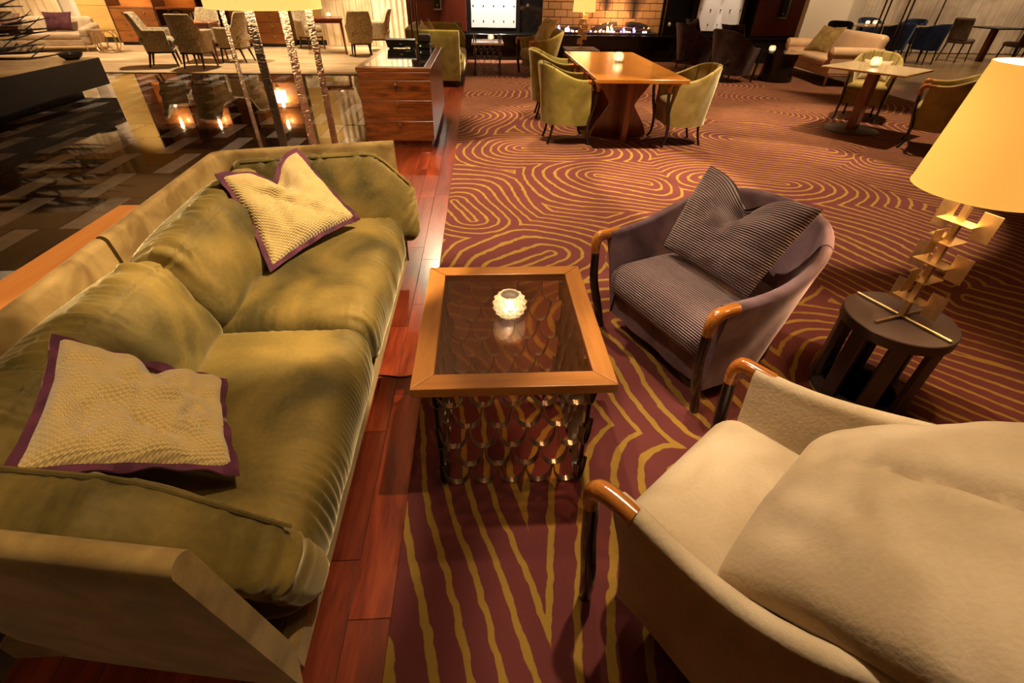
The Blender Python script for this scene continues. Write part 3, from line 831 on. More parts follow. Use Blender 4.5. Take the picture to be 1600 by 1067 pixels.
def lattice_table(label, loc, W, D, Hh, frame_mats, pane_mat, fw=.066, nx=5, ny=6, rows=5, rz=0.0, inset=.062):
    th = thing('lattice_table', label, 'side table', loc, rz)
    a, b_ = W / 2, D / 2; zt, zb = Hh, Hh - .035; e = .0006
    for k, (pts, m) in enumerate((([(-a + e, -b_), (a - e, -b_), (a - fw - e, -b_ + fw), (-a + fw + e, -b_ + fw)], frame_mats[0]), ([(-a + fw + e, b_ - fw), (a - fw - e, b_ - fw), (a - e, b_), (-a + e, b_)], frame_mats[0]),
                               ([(-a, -b_ + e), (-a + fw, -b_ + fw + e), (-a + fw, b_ - fw - e), (-a, b_ - e)], frame_mats[1]), ([(a - fw, -b_ + fw + e), (a, -b_ + e), (a, b_ - e), (a - fw, b_ - fw - e)], frame_mats[1]))):
        o = obj('frame_rail', *prism(pts, zb, zt), m, th, False)
        bv = o.modifiers.new('bevel', 'BEVEL'); bv.width = .003; bv.segments = 2; bv.limit_method = 'ANGLE'
    MB().box(-a + fw - .01, a - fw + .01, -b_ + fw - .01, b_ - fw + .01, zt - .016, zt - .008).build('glass_pane', pane_mat, th, False)
    # U straps
    ia, ib = a - inset, b_ - inset; sx = 2 * ia / nx; sy = 2 * ib / ny; rh = (zb - .004) / rows
    def ushape(wd):
        pts = []
        for q in range(13):
            u = -1 + 2 * q / 12; pts.append((math.copysign(abs(u) ** .75, u) * wd * .49, (1 - (1 - min(1, abs(u) ** .75) ** 2.2) ** (1 / 2.2)) * rh * 1.06))
        V = []
        dd, tk = .011, .0018
        for i, (x, z) in enumerate(pts):
            p0 = pts[max(i - 1, 0)]; p1 = pts[min(i + 1, 12)]; tx, tz = p1[0] - p0[0], p1[1] - p0[1]; L = math.hypot(tx, tz); nx_, nz_ = -tz / L * tk, tx / L * tk
            V += [(x + nx_, -dd, z + nz_), (x + nx_, dd, z + nz_), (x - nx_, dd, z - nz_ + .001), (x - nx_, -dd, z - nz_ + .001)]
        F = grid_faces(13, 4, False, True) + [(0, 1, 2, 3), (48, 51, 50, 49)]
        return mesh_data('strap', V, F, M_STRAP, True, 40)
    mx_, my_ = ushape(sx), ushape(sy)
    for r in range(rows):
        z = .0025 + r * rh
        off = .5 if r % 2 == 0 else 0.0
        for sgn in (-1, 1):
            for i in range(nx + (0 if off else 1)):
                x = -ia + (i + off) * sx
                if abs(x) > ia + .001: continue
                if not off and (i == 0 or i == nx): continue
                link('strap', mx_, th, (x, sgn * ib, z))
            for i in range(ny + (0 if off else 1)):
                y = -ib + (i + off) * sy
                if not off and (i == 0 or i == ny): continue
                link('strap', my_, th, (sgn * ia, y, z), (0, 0, PI / 2))
    for x in (-ia, ia):
        for y in (-ib, ib):
            MB().box(x - .006, x + .006, y - .006, y + .006, 0, zb, .001).build('post', M_DARKMETAL, th, False)
            sm = link('strap', mx_, th, (x, y, .0025), (0, 0, PI / 4)); sm.scale = (.55, 1, 1)
            for r in (2, 4):
                s2 = link('strap', mx_, th, (x, y, .0025 + r * rh), (0, 0, PI / 4)); s2.scale = (.55, 1, 1)
    return th
lattice_table('side table with honey wood frame, smoked glass top and looped metal strap base', (.083, 1.405, .008), .622, .742, .532, (M_TABLEWOOD, M_TABLEWOODY), M_SMOKED, nx=5, ny=6)

# ------------------------------------------------------------------ votive candle holders
def votive_mat():
    t = NT('votive_glass'); t.t.nodes.remove(t.b)
    a = t.n('ShaderNodeBsdfTranslucent'); a.inputs[0].default_value = (.95, .85, .72, 1)
    g = t.n('ShaderNodeBsdfGlass'); g.inputs['Roughness'].default_value = .08; g.inputs['IOR'].default_value = 1.35
    m = t.n('ShaderNodeMixShader'); m.inputs[0].default_value = .50
    t.t.links.new(a.outputs[0], m.inputs[1]); t.t.links.new(g.outputs[0], m.inputs[2]); t.t.links.new(m.outputs[0], t.out.inputs[0]); return t.m
M_VOTIVE = votive_mat()
M_FLAME = emit('candle_flame', (1.0, .72, .38), 22)
M_WAX = emit('glowing_wax', (1.0, .80, .55), .5, (.9, .8, .6))
def votive(label, loc, R=.05, power=1.2, fine=True, group='lit votive candles in glass bowls'):
    th = thing('votive_candle', label, 'candle', loc, 0, group)
    seg = 144 if fine else 20; nr = 56 if fine else 10
    V = []; h = R * 1.75
    for i in range(nr + 1):
        t_ = i / nr; a = -PI / 2 * .72 + t_ * (PI / 2 * .72 + PI / 2 * .58)
        for k in range(seg):
            c = 2 * PI * k / seg
            bump = .0065 * (R / .05) * max(0, math.cos(c * 12 + (int(t_ * 7) % 2) * PI)) * abs(math.sin(t_ * PI * 7)) if fine else 0
            r = R + bump
            V.append((r * math.cos(a) * math.cos(c), r * math.cos(a) * math.sin(c), R * .91 + R * math.sin(a)))
    n0 = nr + 1
    for i in range(nr + 1):
        t_ = 1 - i / nr; a = -PI / 2 * .72 + t_ * (PI / 2 * .72 + PI / 2 * .58)
        for k in range(seg):
            c = 2 * PI * k / seg; r = R * .9
            V.append((r * math.cos(a) * math.cos(c), r * math.cos(a) * math.sin(c), R * .93 + R * .9 * math.sin(a)))
    F = grid_faces(2 * n0, seg, False, True); F.append(tuple(range(seg))[::-1]); F.append(tuple((2 * n0 - 1) * seg + k for k in range(seg)))
    obj('glass_bowl', V, F, M_VOTIVE, th)
    MB().lathe([(R * .35, R * .25), (R * .5, R * .3), (R * .5, R * .6), (0.0, R * .6)], 16).build('wax', M_WAX, th)
    MB().lathe([(0.0, R * .62), (R * .12, R * .8), (R * .13, R * .95), (0, R * 1.35)], 10).build('flame', M_FLAME, th)
    if power > 0:
        l = bpy.data.lights.new('candle_glow', 'POINT'); l.energy = power; l.color = (1, .72, .42); l.shadow_soft_size = .012
        o = bpy.data.objects.new('candle_glow', l); COL.objects.link(o); o.parent = th; o.location = (0, 0, R * 1.02)
    return th
votive('large hobnail glass votive glowing on the smoked glass table', (.085, 1.42, .532), .055, .8)

# ------------------------------------------------------------------ armchair with wrapped shell, wood arm ends and black legs
def u_path(w0, w1, ds, d, ns=7, ne=30):
    P = []
    for i in range(ns): t_ = i / ns; P.append((w0 + (w1 - w0) * sstep(0, 1, t_), -ds * t_))
    for i in range(ne + 1): a = PI * i / ne; P.append((w1 * math.cos(a), -ds - (d - ds) * (abs(math.sin(a)) ** .9)))
    for i in range(1, ns + 1): t_ = 1 - i / ns; P.append((-(w0 + (w1 - w0) * sstep(0, 1, t_)), -ds * t_))
    return np.array(P, float)
def barrel(name, label, cat, fabric, seat_fabric=None, w0=.37, w1=.40, ds=.34, d=.72, zarm=.55, zback=.75, zbot=.12, th=.05, zseat=.40, kx=.88, front_back=.06, back_in=.16,
           tip_mat=None, leg_mat=None, leg_style='straight', foot=0.0, seams=0, seam_mat=None, seat_th=.13, skirt=True, pw=1.3, fold=.006, seat_front=.02):
    root = thing(name, label, cat)
    P = u_path(w0, w1, ds, d); n = len(P)
    T = np.gradient(P, axis=0); T /= np.linalg.norm(T, axis=1)[:, None]
    N = np.stack([T[:, 1], -T[:, 0]], 1)
    cen = np.array([0, -d * .5]); flip = np.sign(((cen - P) * N).sum(1).mean()); N *= flip      # inward
    prog = np.clip(-P[:, 1] / d, 0, 1); zr = zarm + (zback - zarm) * sstep(.1, 1, prog) ** pw
    ins = back_in * sstep(.15, 1, prog)
    V = []; lev = 9
    for i in range(n):
        x, y = P[i]; bx, by = x * kx, y * (1 - back_in * 0) + 0
        by = y + ins[i] * 1.0 - front_back * (1 - prog[i])
        zt = zr[i] - th / 2
        for k in range(lev):
            s_ = k / (lev - 1); e = s_ ** 1.35
            px, py = bx + (x - bx) * e, by + (y - by) * e
            wob = fold * math.sin(i * .9 + 5 * s_) * math.sin(PI * s_)
            V.append((px - N[i, 0] * wob, py - N[i, 1] * wob, zbot + (zt - zbot) * s_))
        for k in range(1, 7):
            a = PI * k / 7; dd = th / 2 - math.cos(a) * th / 2
            V.append((x + N[i, 0] * dd, y + N[i, 1] * dd, zt + math.sin(a) * th / 2))
        for k in range(6):
            s_ = k / 5; z = zt - (zt - zseat + .06) * s_; q = th + .045 * s_
            px, py = x + N[i, 0] * q + (bx - x) * s_ * .45, y + N[i, 1] * q + (by - y) * s_ * .45
            V.append((px, py, z))
    m = lev + 12; F = grid_faces(n, m) + [tuple(range(m))[::-1], tuple((n - 1) * m + k for k in range(m))]
    sh = obj('shell', V, F, fabric, root, True, 75)
    if seams:
        for q in range(seams):
            i = int(round(n * (.28 + .44 * q / max(1, seams - 1))))
            pts = [V[i * m + k] for k in range(lev - 1, m)]
            off = [(p_[0] + N[i, 0] * .0015, p_[1] + N[i, 1] * .0015, p_[2] + .001) for p_ in pts]
            obj('seam', *tube(off, .0035, 5), seam_mat or fabric, sh)
    # seat
    sw = w0 * kx - .015
    cushion('seat_cushion', (sw, (d - .14) / 2, seat_th / 2), seat_th * .46, (26, 24, 8), seat_fabric or fabric, root, (0, -(d - .14) / 2 + seat_front, zseat - seat_th / 2),
            fn=lambda Q, N_, C: np.stack([Q[:, 0] * (1 - .28 * sstep(.0, -1, C[:, 1])), Q[:, 1], Q[:, 2] + .022 * (1 - C[:, 0] ** 2) * (1 - C[:, 1] ** 2) * (Q[:, 2] > 0)], 1))
    if skirt:
        zs = zseat - seat_th + .01; yb = -front_back - .005
        b = MB(); Vf = []
        for k in range(5):
            z = zbot + (zs - zbot) * k / 4
            for q in range(13):
                x = -w0 * kx + .01 + (2 * w0 * kx - .02) * q / 12; Vf.append((x, yb - .006 * math.cos(x * 22) + .01 * (k / 4), z))
        for k in range(5):
            z = zbot + (zs - zbot) * k / 4
            for q in range(13):
                x = -w0 * kx + .01 + (2 * w0 * kx - .02) * q / 12; Vf.append((x, yb - .05, z))
        Ff = grid_faces(5, 13) + [f[::-1] for f in grid_faces(5, 13, off=65)]
        for q in range(12): Ff += [(q, 65 + q, 66 + q, q + 1), (52 + q, 53 + q, 118 + q, 117 + q)]
        for k in range(4): Ff += [(k * 13, k * 13 + 13, 65 + k * 13 + 13, 65 + k * 13), (k * 13 + 12, 65 + k * 13 + 12, 65 + k * 13 + 25, k * 13 + 25)]
        obj('front_skirt', Vf, Ff, fabric, root, True, 60)
        obj('underside', *prism([tuple(q) for q in (P * np.array([kx * .9, 1]) * np.array([1, .78]) + np.array([0, -front_back - .05]))], zbot + .01, zbot + .06), leg_mat or M_BLACKLEG, root, False)
    tm = tip_mat; lm = leg_mat or M_BLACKLEG
    for sg in (-1, 1):
        x = sg * (w0 - th * .35)
        if tm is not None:
            pts = smooth_path([(x, -.055, zarm - th * .48), (x, .005, zarm - th * .42), (x + sg * .004, .045, zarm - th * .5), (x + sg * .004, .062, zarm - .055), (x + sg * .002, .062, zarm - .105)], 14)
            rr = lerp_list([th * .52, th * .50, .027, .0235, .021], 14)
            arm = MB().tube(pts, rr, 12).build('arm_end', tm, root)
        top = zarm - (.10 if tm is not None else .03)
        if leg_style == 'straight':
            pts = smooth_path([(x + sg * .002, .062, top + .012), (x, .050, top * .66), (x - sg * .006, .02 + foot * .4, top * .3), (x - sg * .010, foot, 0)], 14); rr = lerp_list([.020, .022, .023, .019], 14)
        else:
            pts = smooth_path([(x + sg * .002, .060 if tm else .02, top + .012), (x - sg * .004, .040, top * .75), (x - sg * .008, -.005, top * .42), (x - sg * .006, .0, top * .12), (x + sg * .003, .035, 0)], 16); rr = lerp_list([.016, .018, .020, .0125, .015], 16)
        MB().tube(pts, rr, 10).build('leg', lm, root)
        xr = sg * w1 * kx * .62; yr = -d + back_in + .10
        if leg_style != 'straight':
            pts = smooth_path([(xr, yr + .02, zbot + .05), (xr + sg * .002, yr - .005, zbot * .55), (xr + sg * .006, yr - .04, 0)], 8); rr = lerp_list([.018, .013, .015], 8)
            MB().tube(pts, rr, 8).build('leg', lm, root)
        else:
            MB().tube([(xr, yr, zbot + .03), (xr, yr - .02, 0)], [.018, .014], 8).build('leg', lm, root)
    return root
M_TIGER = wood('amber_arm_wood', (.22, .055, .010), (.52, .19, .03), 'y', 5, .18, .2, .7)
def mauve_stripe(name, axis, freq, uv=False):
    t = NT(name); c = t.n('ShaderNodeTexCoord').outputs['UV' if uv else 'Object']; s = t.sep(c)
    nz = t.noise(c, 6, 3)
    ph = t.math('ADD', t.math('MULTIPLY', s[axis] if uv else t.math('SUBTRACT', s[1], s[2]), freq), t.math('MULTIPLY', nz, .6))
    h = t.math('ADD', t.math('MULTIPLY', t.math('SINE', ph), .5), .5)
    k = t.n('ShaderNodeMapRange', interpolation_type='SMOOTHSTEP'); t.set(k.inputs[0], h); k.inputs[1].default_value = .30; k.inputs[2].default_value = .62
    base = t.mix(nz, (.27, .17, .185), (.40, .27, .29))
    t.p(color=t.mix(k.outputs[0], (.035, .020, .018), base), rough=.7, sheen=.5, sheenr=.35, sheent=(1, .85, .85), spec=.2); t.bump(h, .8, .006); return t.m
M_MAUVE = velvet('mauve_velvet', (.085, .045, .056), (.20, .12, .145), .8, (1, .80, .9), .75, 6)
M_MSEAT = mauve_stripe('mauve_corduroy', 1, 2 * PI / .0135)
M_MPIL = mauve_stripe('mauve_corduroy_pillow', 1, 2 * PI * 40, True)
M_CREAM = velvet('cream_chenille', (.44, .33, .20), (.58, .46, .31), .35, (1, .93, .82), .9, 4, .3)

pf = Vector((-.92, -.39)); pc = barrel('lounge_armchair', 'mauve velvet lounge armchair with ribbed seat and amber wood arm ends', 'armchair', M_MAUVE, M_MSEAT, w0=.385, w1=.405, ds=.32, d=.74, zarm=.555, zback=.72,
            tip_mat=M_TIGER, seam_mat=M_MAUVE, seams=2, zseat=.41, seat_th=.17, back_in=.20, kx=.88, foot=-.03, zbot=.09)
pc.location = (.735, 1.745, .008); pc.rotation_euler.z = facing(*pf)
cc = barrel('lounge_armchair', 'cream chenille lounge armchair with amber arm ends in the right foreground', 'armchair', M_CREAM, None, w0=.365, w1=.40, ds=.36, d=.78, zarm=.555, zback=.72,
            tip_mat=M_TIGER, zseat=.405, seat_th=.17, back_in=.16, kx=.88, seat_front=.03, foot=.03)
cc.location = (.565, .855, .008); cc.rotation_euler.z = facing(-.626, .78)
def loc2w(root, q):
    a = root.rotation_euler.z; x, y, z = q
    return (root.location.x + x * math.cos(a) - y * math.sin(a), root.location.y + x * math.sin(a) + y * math.cos(a), z + root.location.z)
def chair_pillow(root, label, cs, **kw):
    W = [Vector(loc2w(root, q)) for q in cs]; cen = sum(W, Vector()) / 4
    o = pillow('back_pillow', [tuple(q - cen) for q in W], parent=None, **kw); o.location = cen
    return tag(o, label, 'pillow')
chair_pillow(pc, 'big ribbed mauve pillow with a deep chop on the mauve armchair', [(-.25, -.27, .455), (.27, -.27, .455), (.29, -.47, .82), (-.29, -.47, .82)], T=.10, mat=M_MPIL, side=-1,
             dents=((0.0, .75, .10, .20, .6, 0),), seed=14, pinch=.03, wr=.006, n=64, vdrop=.50)
chair_pillow(cc, 'big cream chenille back pillow slumped on the cream armchair', [(-.30, -.24, .47), (.28, -.24, .47), (.38, -.68, .80), (-.42, -.68, .80)], T=.135, mat=M_CREAM, side=-1,
             dents=((.02, .5, .055, .06, .6, .1),), seed=22, pinch=.02, wr=.008, n=56)

# ------------------------------------------------------------------ round lamp table and brass lamp
LX, LY = 1.725, 1.545
M_TAUPE = plain('dark_taupe_lacquer', (.055, .038, .036), .38, var=.08)
rt = thing('round_table', 'low round dark taupe table with slatted legs', 'side table', (LX, LY, .008))
MB().lathe([(0, .352), (.203, .352), (.208, .356), (.208, .396), (.204, .40), (0, .40)], 64).build('top', M_TAUPE, rt)
MB().lathe([(.150, 0), (.205, 0), (.205, .022), (.150, .022), (.150, 0)], 48).build('foot_ring', M_TAUPE, rt)
for k in range(8):
    a = 2 * PI * k / 8 + .25
    MB().box(-.014, .014, -.032, .032, .022, .352, .003, Matrix.Rotation(a, 4, 'Z') @ Matrix.Translation((.183, 0, 0))).build('leg', M_TAUPE, rt, False)
lamp = thing('table_lamp', 'brass plate table lamp with tall glowing yellow shade on the round table', 'lamp', (LX, LY, .408))
ca = .33
for k, (L0, L1, ang) in enumerate(((-.165, .215, math.atan2(.36, -.13)), (-.16, .15, math.atan2(.09, .30)))):
    d_ = Vector((math.cos(ang), math.sin(ang), 0)); z_ = .0065 + .013 * (k == 0) * 0
    pts = [d_ * -.195 + Vector((0, 0, .007)), d_ * .195 + Vector((0, 0, .007))] if k == 0 else [d_ * -.15 + Vector((0, 0, .007)), d_ * .15 + Vector((0, 0, .007))]
    MB().tube(pts, .0065, 10).build('foot_rod', M_BRASS, lamp)
MB().box(-.011, .011, -.011, .011, .008, .60, .001, Matrix.Rotation(.33, 4, 'Z')).build('stem', M_BRASS, lamp, False)
A = Matrix(((.32, .95, 0, 0), (-.95, .32, 0, 0), (0, 0, 1, 0), (0, 0, 0, 1)))      # plate axes follow the crossed foot rods
PT = .0014
def plate(e1, e2, z, h1, h2, hz): MB().box(e1 - h1, e1 + h1, e2 - h2, e2 + h2, z - hz, z + hz, 0, A).build('plate', M_BRASS, lamp, False)
for z in (.092, .255, .42):
    plate(0, -.005, z, .060, .034, PT); plate(.078, .012, z + .002, .030, PT, .050); plate(-.066, .020, z + .004, .028, PT, .048)
for z in (.172, .335):
    plate(-.004, .026, z, .032, .056, PT); plate(-.012, -.060, z + .01, PT, .028, .048); plate(-.045, .03, z + .012, .025, .03, PT)
def shade_mat(name, col, trans, em):
    """lit lampshade cloth: glows from the bulb behind it"""
    t = NT(name); t.p(color=col, rough=.8, emit=trans, es=em); 
    c = t.coord(); v = t.mapping(c, scale=(1, 1, 14)); n = t.noise(v, 30, 2)
    t.bump(n, .05, .002); return t.m
M_SHADE = shade_mat('yellow_shade_cloth', (.62, .34, .08), (1.0, .45, .075), .36)
M_SHADEIN = emit('shade_lining', (1.0, .84, .58), 1.2)
def shade(parent, r0, r1, z0, z1, mat=None, seg=56):
    o = MB().lathe([(r0, z0), (r1, z1)], seg); V, F = o.v, [f for f in o.f if len(f) == 4]
    obj('shade', V, F, mat or M_SHADE, parent)
    o = MB().lathe([(r0 - .003, z0), (r1 - .003, z1)], seg); V, F = o.v, [f for f in o.f if len(f) == 4]
    obj('shade_lining', V, F, M_SHADEIN, parent)
    obj('shade_rim', *tube([(r1 * math.cos(2 * PI * k / seg), r1 * math.sin(2 * PI * k / seg), z1) for k in range(seg)], .0022, 6, None, True), mat or M_SHADE, parent)
    obj('shade_rim', *tube([(r0 * math.cos(2 * PI * k / seg), r0 * math.sin(2 * PI * k / seg), z0) for k in range(seg)], .0022, 6, None, True), mat or M_SHADE, parent)
shade(lamp, .20, .152, .535, .915)
def bulb(parent, z, power, rad=.03, mat=None):
    MB().lathe([(0, z - .05), (.016, z - .045), (.018, z - .02), (.03, z + .01), (.02, z + .036), (0, z + .04)], 14).build('bulb', emit('bulb_glow', (1, .75, .45), 25), parent)
    l = bpy.data.lights.new('bulb_light', 'POINT'); l.energy = power; l.color = (1, .68, .36); l.shadow_soft_size = rad
    o = bpy.data.objects.new('bulb_light', l); COL.objects.link(o); o.parent = parent; o.location = (0, 0, z + .09)
bulb(lamp, .68, 9)
# cords
tag(obj('power_cord', *tube(smooth_path([(-.62, 1.70, .006), (-.50, 1.715, .004), (-.40, 1.70, .004), (-.31, 1.712, .012), (-.2, 1.71, .012)], 20), .004, 6), M_BLACK), 'thin black cord crossing the wood floor under the sofa', 'cord')
tag(obj('lamp_cord', *tube(smooth_path([(LX + .02, LY + .05, .35), (LX + .01, LY + .05, .2), (LX + .0, LY + .02, .05), (LX + .03, LY - .08, .014), (LX + .12, LY - .05, .013), (LX + .08, LY + .04, .013)], 30), .003, 6), M_BLACK), 'black lamp cord hanging beneath the round taupe table', 'cord')
# ------------------------------------------------------------------ drawer cabinet with terminal
M_ZEBRA = wood('zebrano_veneer', (.075, .018, .005), (.34, .11, .024), 'x', 1.3, .28, .08, .4, 16)
M_ZEBRAY = wood('zebrano_side', (.13, .04, .015), (.30, .11, .035), 'z', 1.0, .3, .08, .4, 6)
cab = thing('drawer_cabinet', 'striped veneer drawer cabinet with black glass top on the wood strip', 'cabinet', (-.885, 6.45, 0))
CW, CD = .375, .93
MB().box(-CW + .012, CW - .012, -CD + .012, CD - .01, .07, .75, .003).build('body', M_ZEBRAY, cab, False)
MB().box(-CW, CW, -CD, CD, .735, .772, .003).build('top', M_ZEBRA, cab, False)
MB().box(-CW + .07, CW - .07, -CD + .06, CD - .06, .7715, .775, .001).build('glass_inlay', plain('black_inlay_glass', (.012, .010, .009), .05, spec=.8), cab, False)
MB().box(-CW + .05, CW - .05, -CD + .05, CD - .05, 0, .07).build('plinth', M_ZEBRAY, cab, False)
zs = [.075, .275, .475, .66, .734]
for k in range(4):
    dr = MB().box(-CW + .012, CW - .012, -CD - .006, -CD + .014, zs[k] + .002, zs[k + 1] - .002, .002).build('drawer', M_ZEBRA, cab, False)
    if k < 3:
        kn = MB().lathe([(0, .022), (.010, .020), (.012, .012), (.006, .004), (.006, 0)], 14).build('knob', M_STEEL, dr); kn.location = (.01, -CD - .006, zs[k + 1] - .035); kn.rotation_euler = (PI / 2, 0, 0)
ph = thing('display_terminal', 'dark grey wedge display terminal lying on the drawer cabinet', 'terminal', (-1.0, 7.14, .775))
M_GREYPL = plain('grey_plastic', (.10, .125, .135), .45); M_DKPL = plain('dark_plastic', (.02, .02, .022), .4)
obj('body', [(-.17, -.05, .012), (.17, -.05, .012), (.17, .08, .012), (-.17, .08, .012), (-.185, -.09, .10), (.185, -.09, .10), (.185, -.06, .115), (-.185, -.06, .115)],
    [(3, 2, 1, 0), (4, 5, 6, 7), (0, 1, 5, 4), (2, 3, 7, 6), (0, 4, 7, 3), (1, 2, 6, 5)], M_GREYPL, ph, False)
MB().box(-.15, -.11, -.05, .06, 0, .02, .003).box(.11, .15, -.05, .06, 0, .02, .003).build('foot', M_DKPL, ph, False)
MB().box(-.02, .02, -.0815, -.0795, .052, .060).box(.05, .11, -.058, -.056, .018, .026).build('badge', M_STEEL, ph, False)
rp = thing('receipt_printer', 'small black receipt printer with green lights beside the terminal', 'printer', (-.715, 7.18, .775))
MB().box(-.075, .075, -.09, .10, 0, .06, .008).box(-.08, .08, -.05, .10, .06, .155, .02).build('body', M_DKPL, rp, False)
MB().box(-.075, .075, -.052, -.046, .12, .15, .002).build('paper_slot', M_GREYPL, rp, False)
for k in range(1):
    MB().box(-.05 + k * .055, -.04 + k * .055, -.0925, -.089, .032, .038).build('status_light', emit('green_led', (.45, 1.0, .12), 2), rp, False)

# ------------------------------------------------------------------ dining table
M_TABLETOP = wood('amber_table_veneer', (.42, .135, .014), (.56, .22, .035), 'y', .9, .16, .08, .6, 3)
M_REDLEG = wood('red_pedestal_wood', (.15, .028, .008), (.30, .075, .018), 'z', 1, .25, .1, .5)
dt = thing('dining_table', 'long amber wood dining table with curved red wood pedestal', 'table', (1.635, 6.45, .008))
MB().box(-.475, .475, -1.15, 1.15, .675, .712, .004).build('top', M_TABLETOP, dt, False)
def scroll(w_, h, t_, n=20):
    """upright board with a waisted S outline, extruded by t_"""
    L = []; 
    for i in range(n + 1):
        s = i / n; half = w_ * (.62 + .38 * math.cos(s * PI * 1.15 - .15) * (1 if s < .6 else 1) ) if False else w_ * (.45 + .55 * abs(math.cos(PI * (s * .95 + .02))) ** 1.3)
        L.append((half, s * h))
    V = []; 
    for sg in (-t_ / 2, t_ / 2):
        for (x, z) in L: V.append((-x, sg, z))
        for (x, z) in reversed(L): V.append((x, sg, z))
    m = 2 * (n + 1); F = []
    for i in range(n): F += [(i, i + 1, m - 2 - i, m - 1 - i)[::-1], tuple(m + q for q in (i, i + 1, m - 2 - i, m - 1 - i))]
    for i in range(m): F.append((i, (i + 1) % m, m + (i + 1) % m, m + i))
    return V, F
for y in (-.42, .52):
    p_ = obj('pedestal_panel', *scroll(.33, .66, .05), M_REDLEG, dt, True, 50); p_.location = (0, y, .012)
MB().box(-.035, .035, -.72, .80, 0, .675, .005).build('pedestal_spine', M_REDLEG, dt, False)
votive('glowing votive in the middle of the long amber dining table', (1.66, 6.55, .7205), .062, 3.0, False)

# ------------------------------------------------------------------ barrel dining chairs
M_GREENCH = velvet('green_chair_velvet', (.19, .145, .02), (.30, .235, .055), .8, (1, .92, .6), .8, 6)
M_TANCH = velvet('tan_chair_velvet', (.24, .165, .035), (.36, .26, .08), .8, (1, .9, .6), .8, 6)
M_SEAM = plain('dark_seam', (.05, .03, .01), .9)
GD = 'barrel chairs around the long dining table'
bar = dict(w0=.265, w1=.29, ds=.20, d=.56, zarm=.66, zback=.80, zbot=.21, th=.04, zseat=.46, kx=.92, front_back=.0, back_in=.06, leg_style='cabriole', seams=5, seam_mat=M_SEAM, seat_th=.10, tip_mat=M_TIGER, seat_front=.03)
c1 = barrel('dining_chair', 'green velvet barrel chair nearest the camera on the left of the long table', 'chair', M_GREENCH, None, **bar)
c1.location = (1.17, 5.85, .008); c1.rotation_euler.z = facing(1, .05); c1['group'] = GD
c2 = dup(c1, (1.17, 7.05, .008), facing(1, -.05), 'green velvet barrel chair half hidden at the far left of the long table')
c3 = barrel('dining_chair', 'tan green barrel chair alone on the right of the long table', 'chair', M_TANCH, None, **bar); c3['group'] = GD
c3.location = (2.05, 5.79, .008); c3.rotation_euler.z = facing(-1, -.03)
# ------------------------------------------------------------------ square table group on the right
M_PALETOP = wood('pale_oak_top', (.46, .30, .12), (.62, .43, .20), 'x', .9, .14, .05, .5, 3)
st = thing('pedestal_table', 'square pale topped table on a single red pedestal', 'table', (4.80, 6.35, .008), .60)
MB().box(-.44, .44, -.46, .46, .69, .712, .004).build('top', M_PALETOP, st, False)
MB().box(-.08, .08, -.05, .05, .02, .69, .006).build('pedestal', M_REDLEG, st, False)
MB().lathe([(0, 0), (.31, 0), (.315, .008), (.30, .02), (0, .024)], 40).build('base_disc', M_TAUPE, st)
votive('glowing votive on the square pale topped table', (4.81, 6.42, .7205), .062, 3.0, False)
c4 = barrel('dining_chair', 'tan barrel chair behind the square table facing the camera', 'chair', M_TANCH, None, **bar); c4['group'] = 'barrel chairs at the square table'
c4.location = (5.16, 6.86, .008); c4.rotation_euler.z = facing(-.62, -.78)
c5 = dup(c4, (5.02, 5.70, .008), facing(-.75, .66), 'tan barrel chair turned away beside the yellow lamp shade')
chair_pillow(c4, 'small cream pillow on the chair behind the square table', [(-.17, -.33, .47), (.17, -.33, .47), (.17, -.42, .70), (-.17, -.42, .70)], T=.05, mat=M_CREAM, side=-1, n=20)

# ------------------------------------------------------------------ far lattice table, green lounge chair, green sofa
M_FROST = plain('pale_marble_top', (.62, .50, .42), .12, var=.1, vscale=6)
lattice_table('small lattice table with pale top before the hearth', (.13, 10.75, .008), .60, .72, .54, (M_FROST, M_FROST), M_FROST, nx=4, ny=5, rows=4)
votive('votive on the small lattice table before the hearth', (.20, 10.85, .548), .06, 1.5, False)
gl = barrel('lounge_armchair', 'green velvet lounge chair with crumpled pillow facing the small lattice table', 'armchair', M_GREENCH, None, w0=.37, w1=.40, ds=.32, d=.74, zarm=.60, zback=.74, tip_mat=M_TIGER, zseat=.43, seat_th=.17)
gl.location = (.86, 10.55, .008); gl.rotation_euler.z = facing(-.96, -.28)
M_LIMEP = velvet('pale_lime_pillow', (.36, .29, .10), (.50, .42, .18), .4, (1, 1, .8), .85, 8)
chair_pillow(gl, 'pale lime pillow slumped on the green lounge chair', [(-.28, -.26, .48), (.28, -.26, .48), (.28, -.50, .92), (-.30, -.50, .92)], T=.10, mat=M_LIMEP, side=-1, dents=((0, .9, .12, .2, .6, 0),), seed=3, n=28)
fs = thing('velvet_sofa', 'far green velvet sofa behind the drawer cabinet', 'sofa', (-.87, 10.1, 0))
V, F = shell_strip([(-.46, 9.16), (-1.12, 9.2), (-1.32, 9.22), (-1.36, 9.4), (-1.38, 10.8), (-1.36, 10.98), (-1.2, 11.02), (-.46, 11.04)], .05, .10, .83, .03, -1)
fo = obj('back_panel', V, F, M_GREENCH, fs, True, 70); fo.location = (SOF[0] + .98, SOF[1] - 10.1, 0)
for k, y in enumerate((9.66, 10.54)):
    cushion('seat_cushion', (.36, .43, .13), .08, (14, 24, 8), M_GREENCH, fs, (.23, y - 10.1, .31))
    cushion('back_cushion', (.11, .42, .20), .08, (8, 24, 12), M_GREENCH, fs, (-.18, y - 10.1, .58), (0, -.25, 0))
cushion('arm_cushion', (.42, .08, .22), .06, (24, 6, 14), M_GREENCH, fs, (.16, .81, .60), (-.25, 0, 0), arm_fn(3, .42, .08, .22, -1))
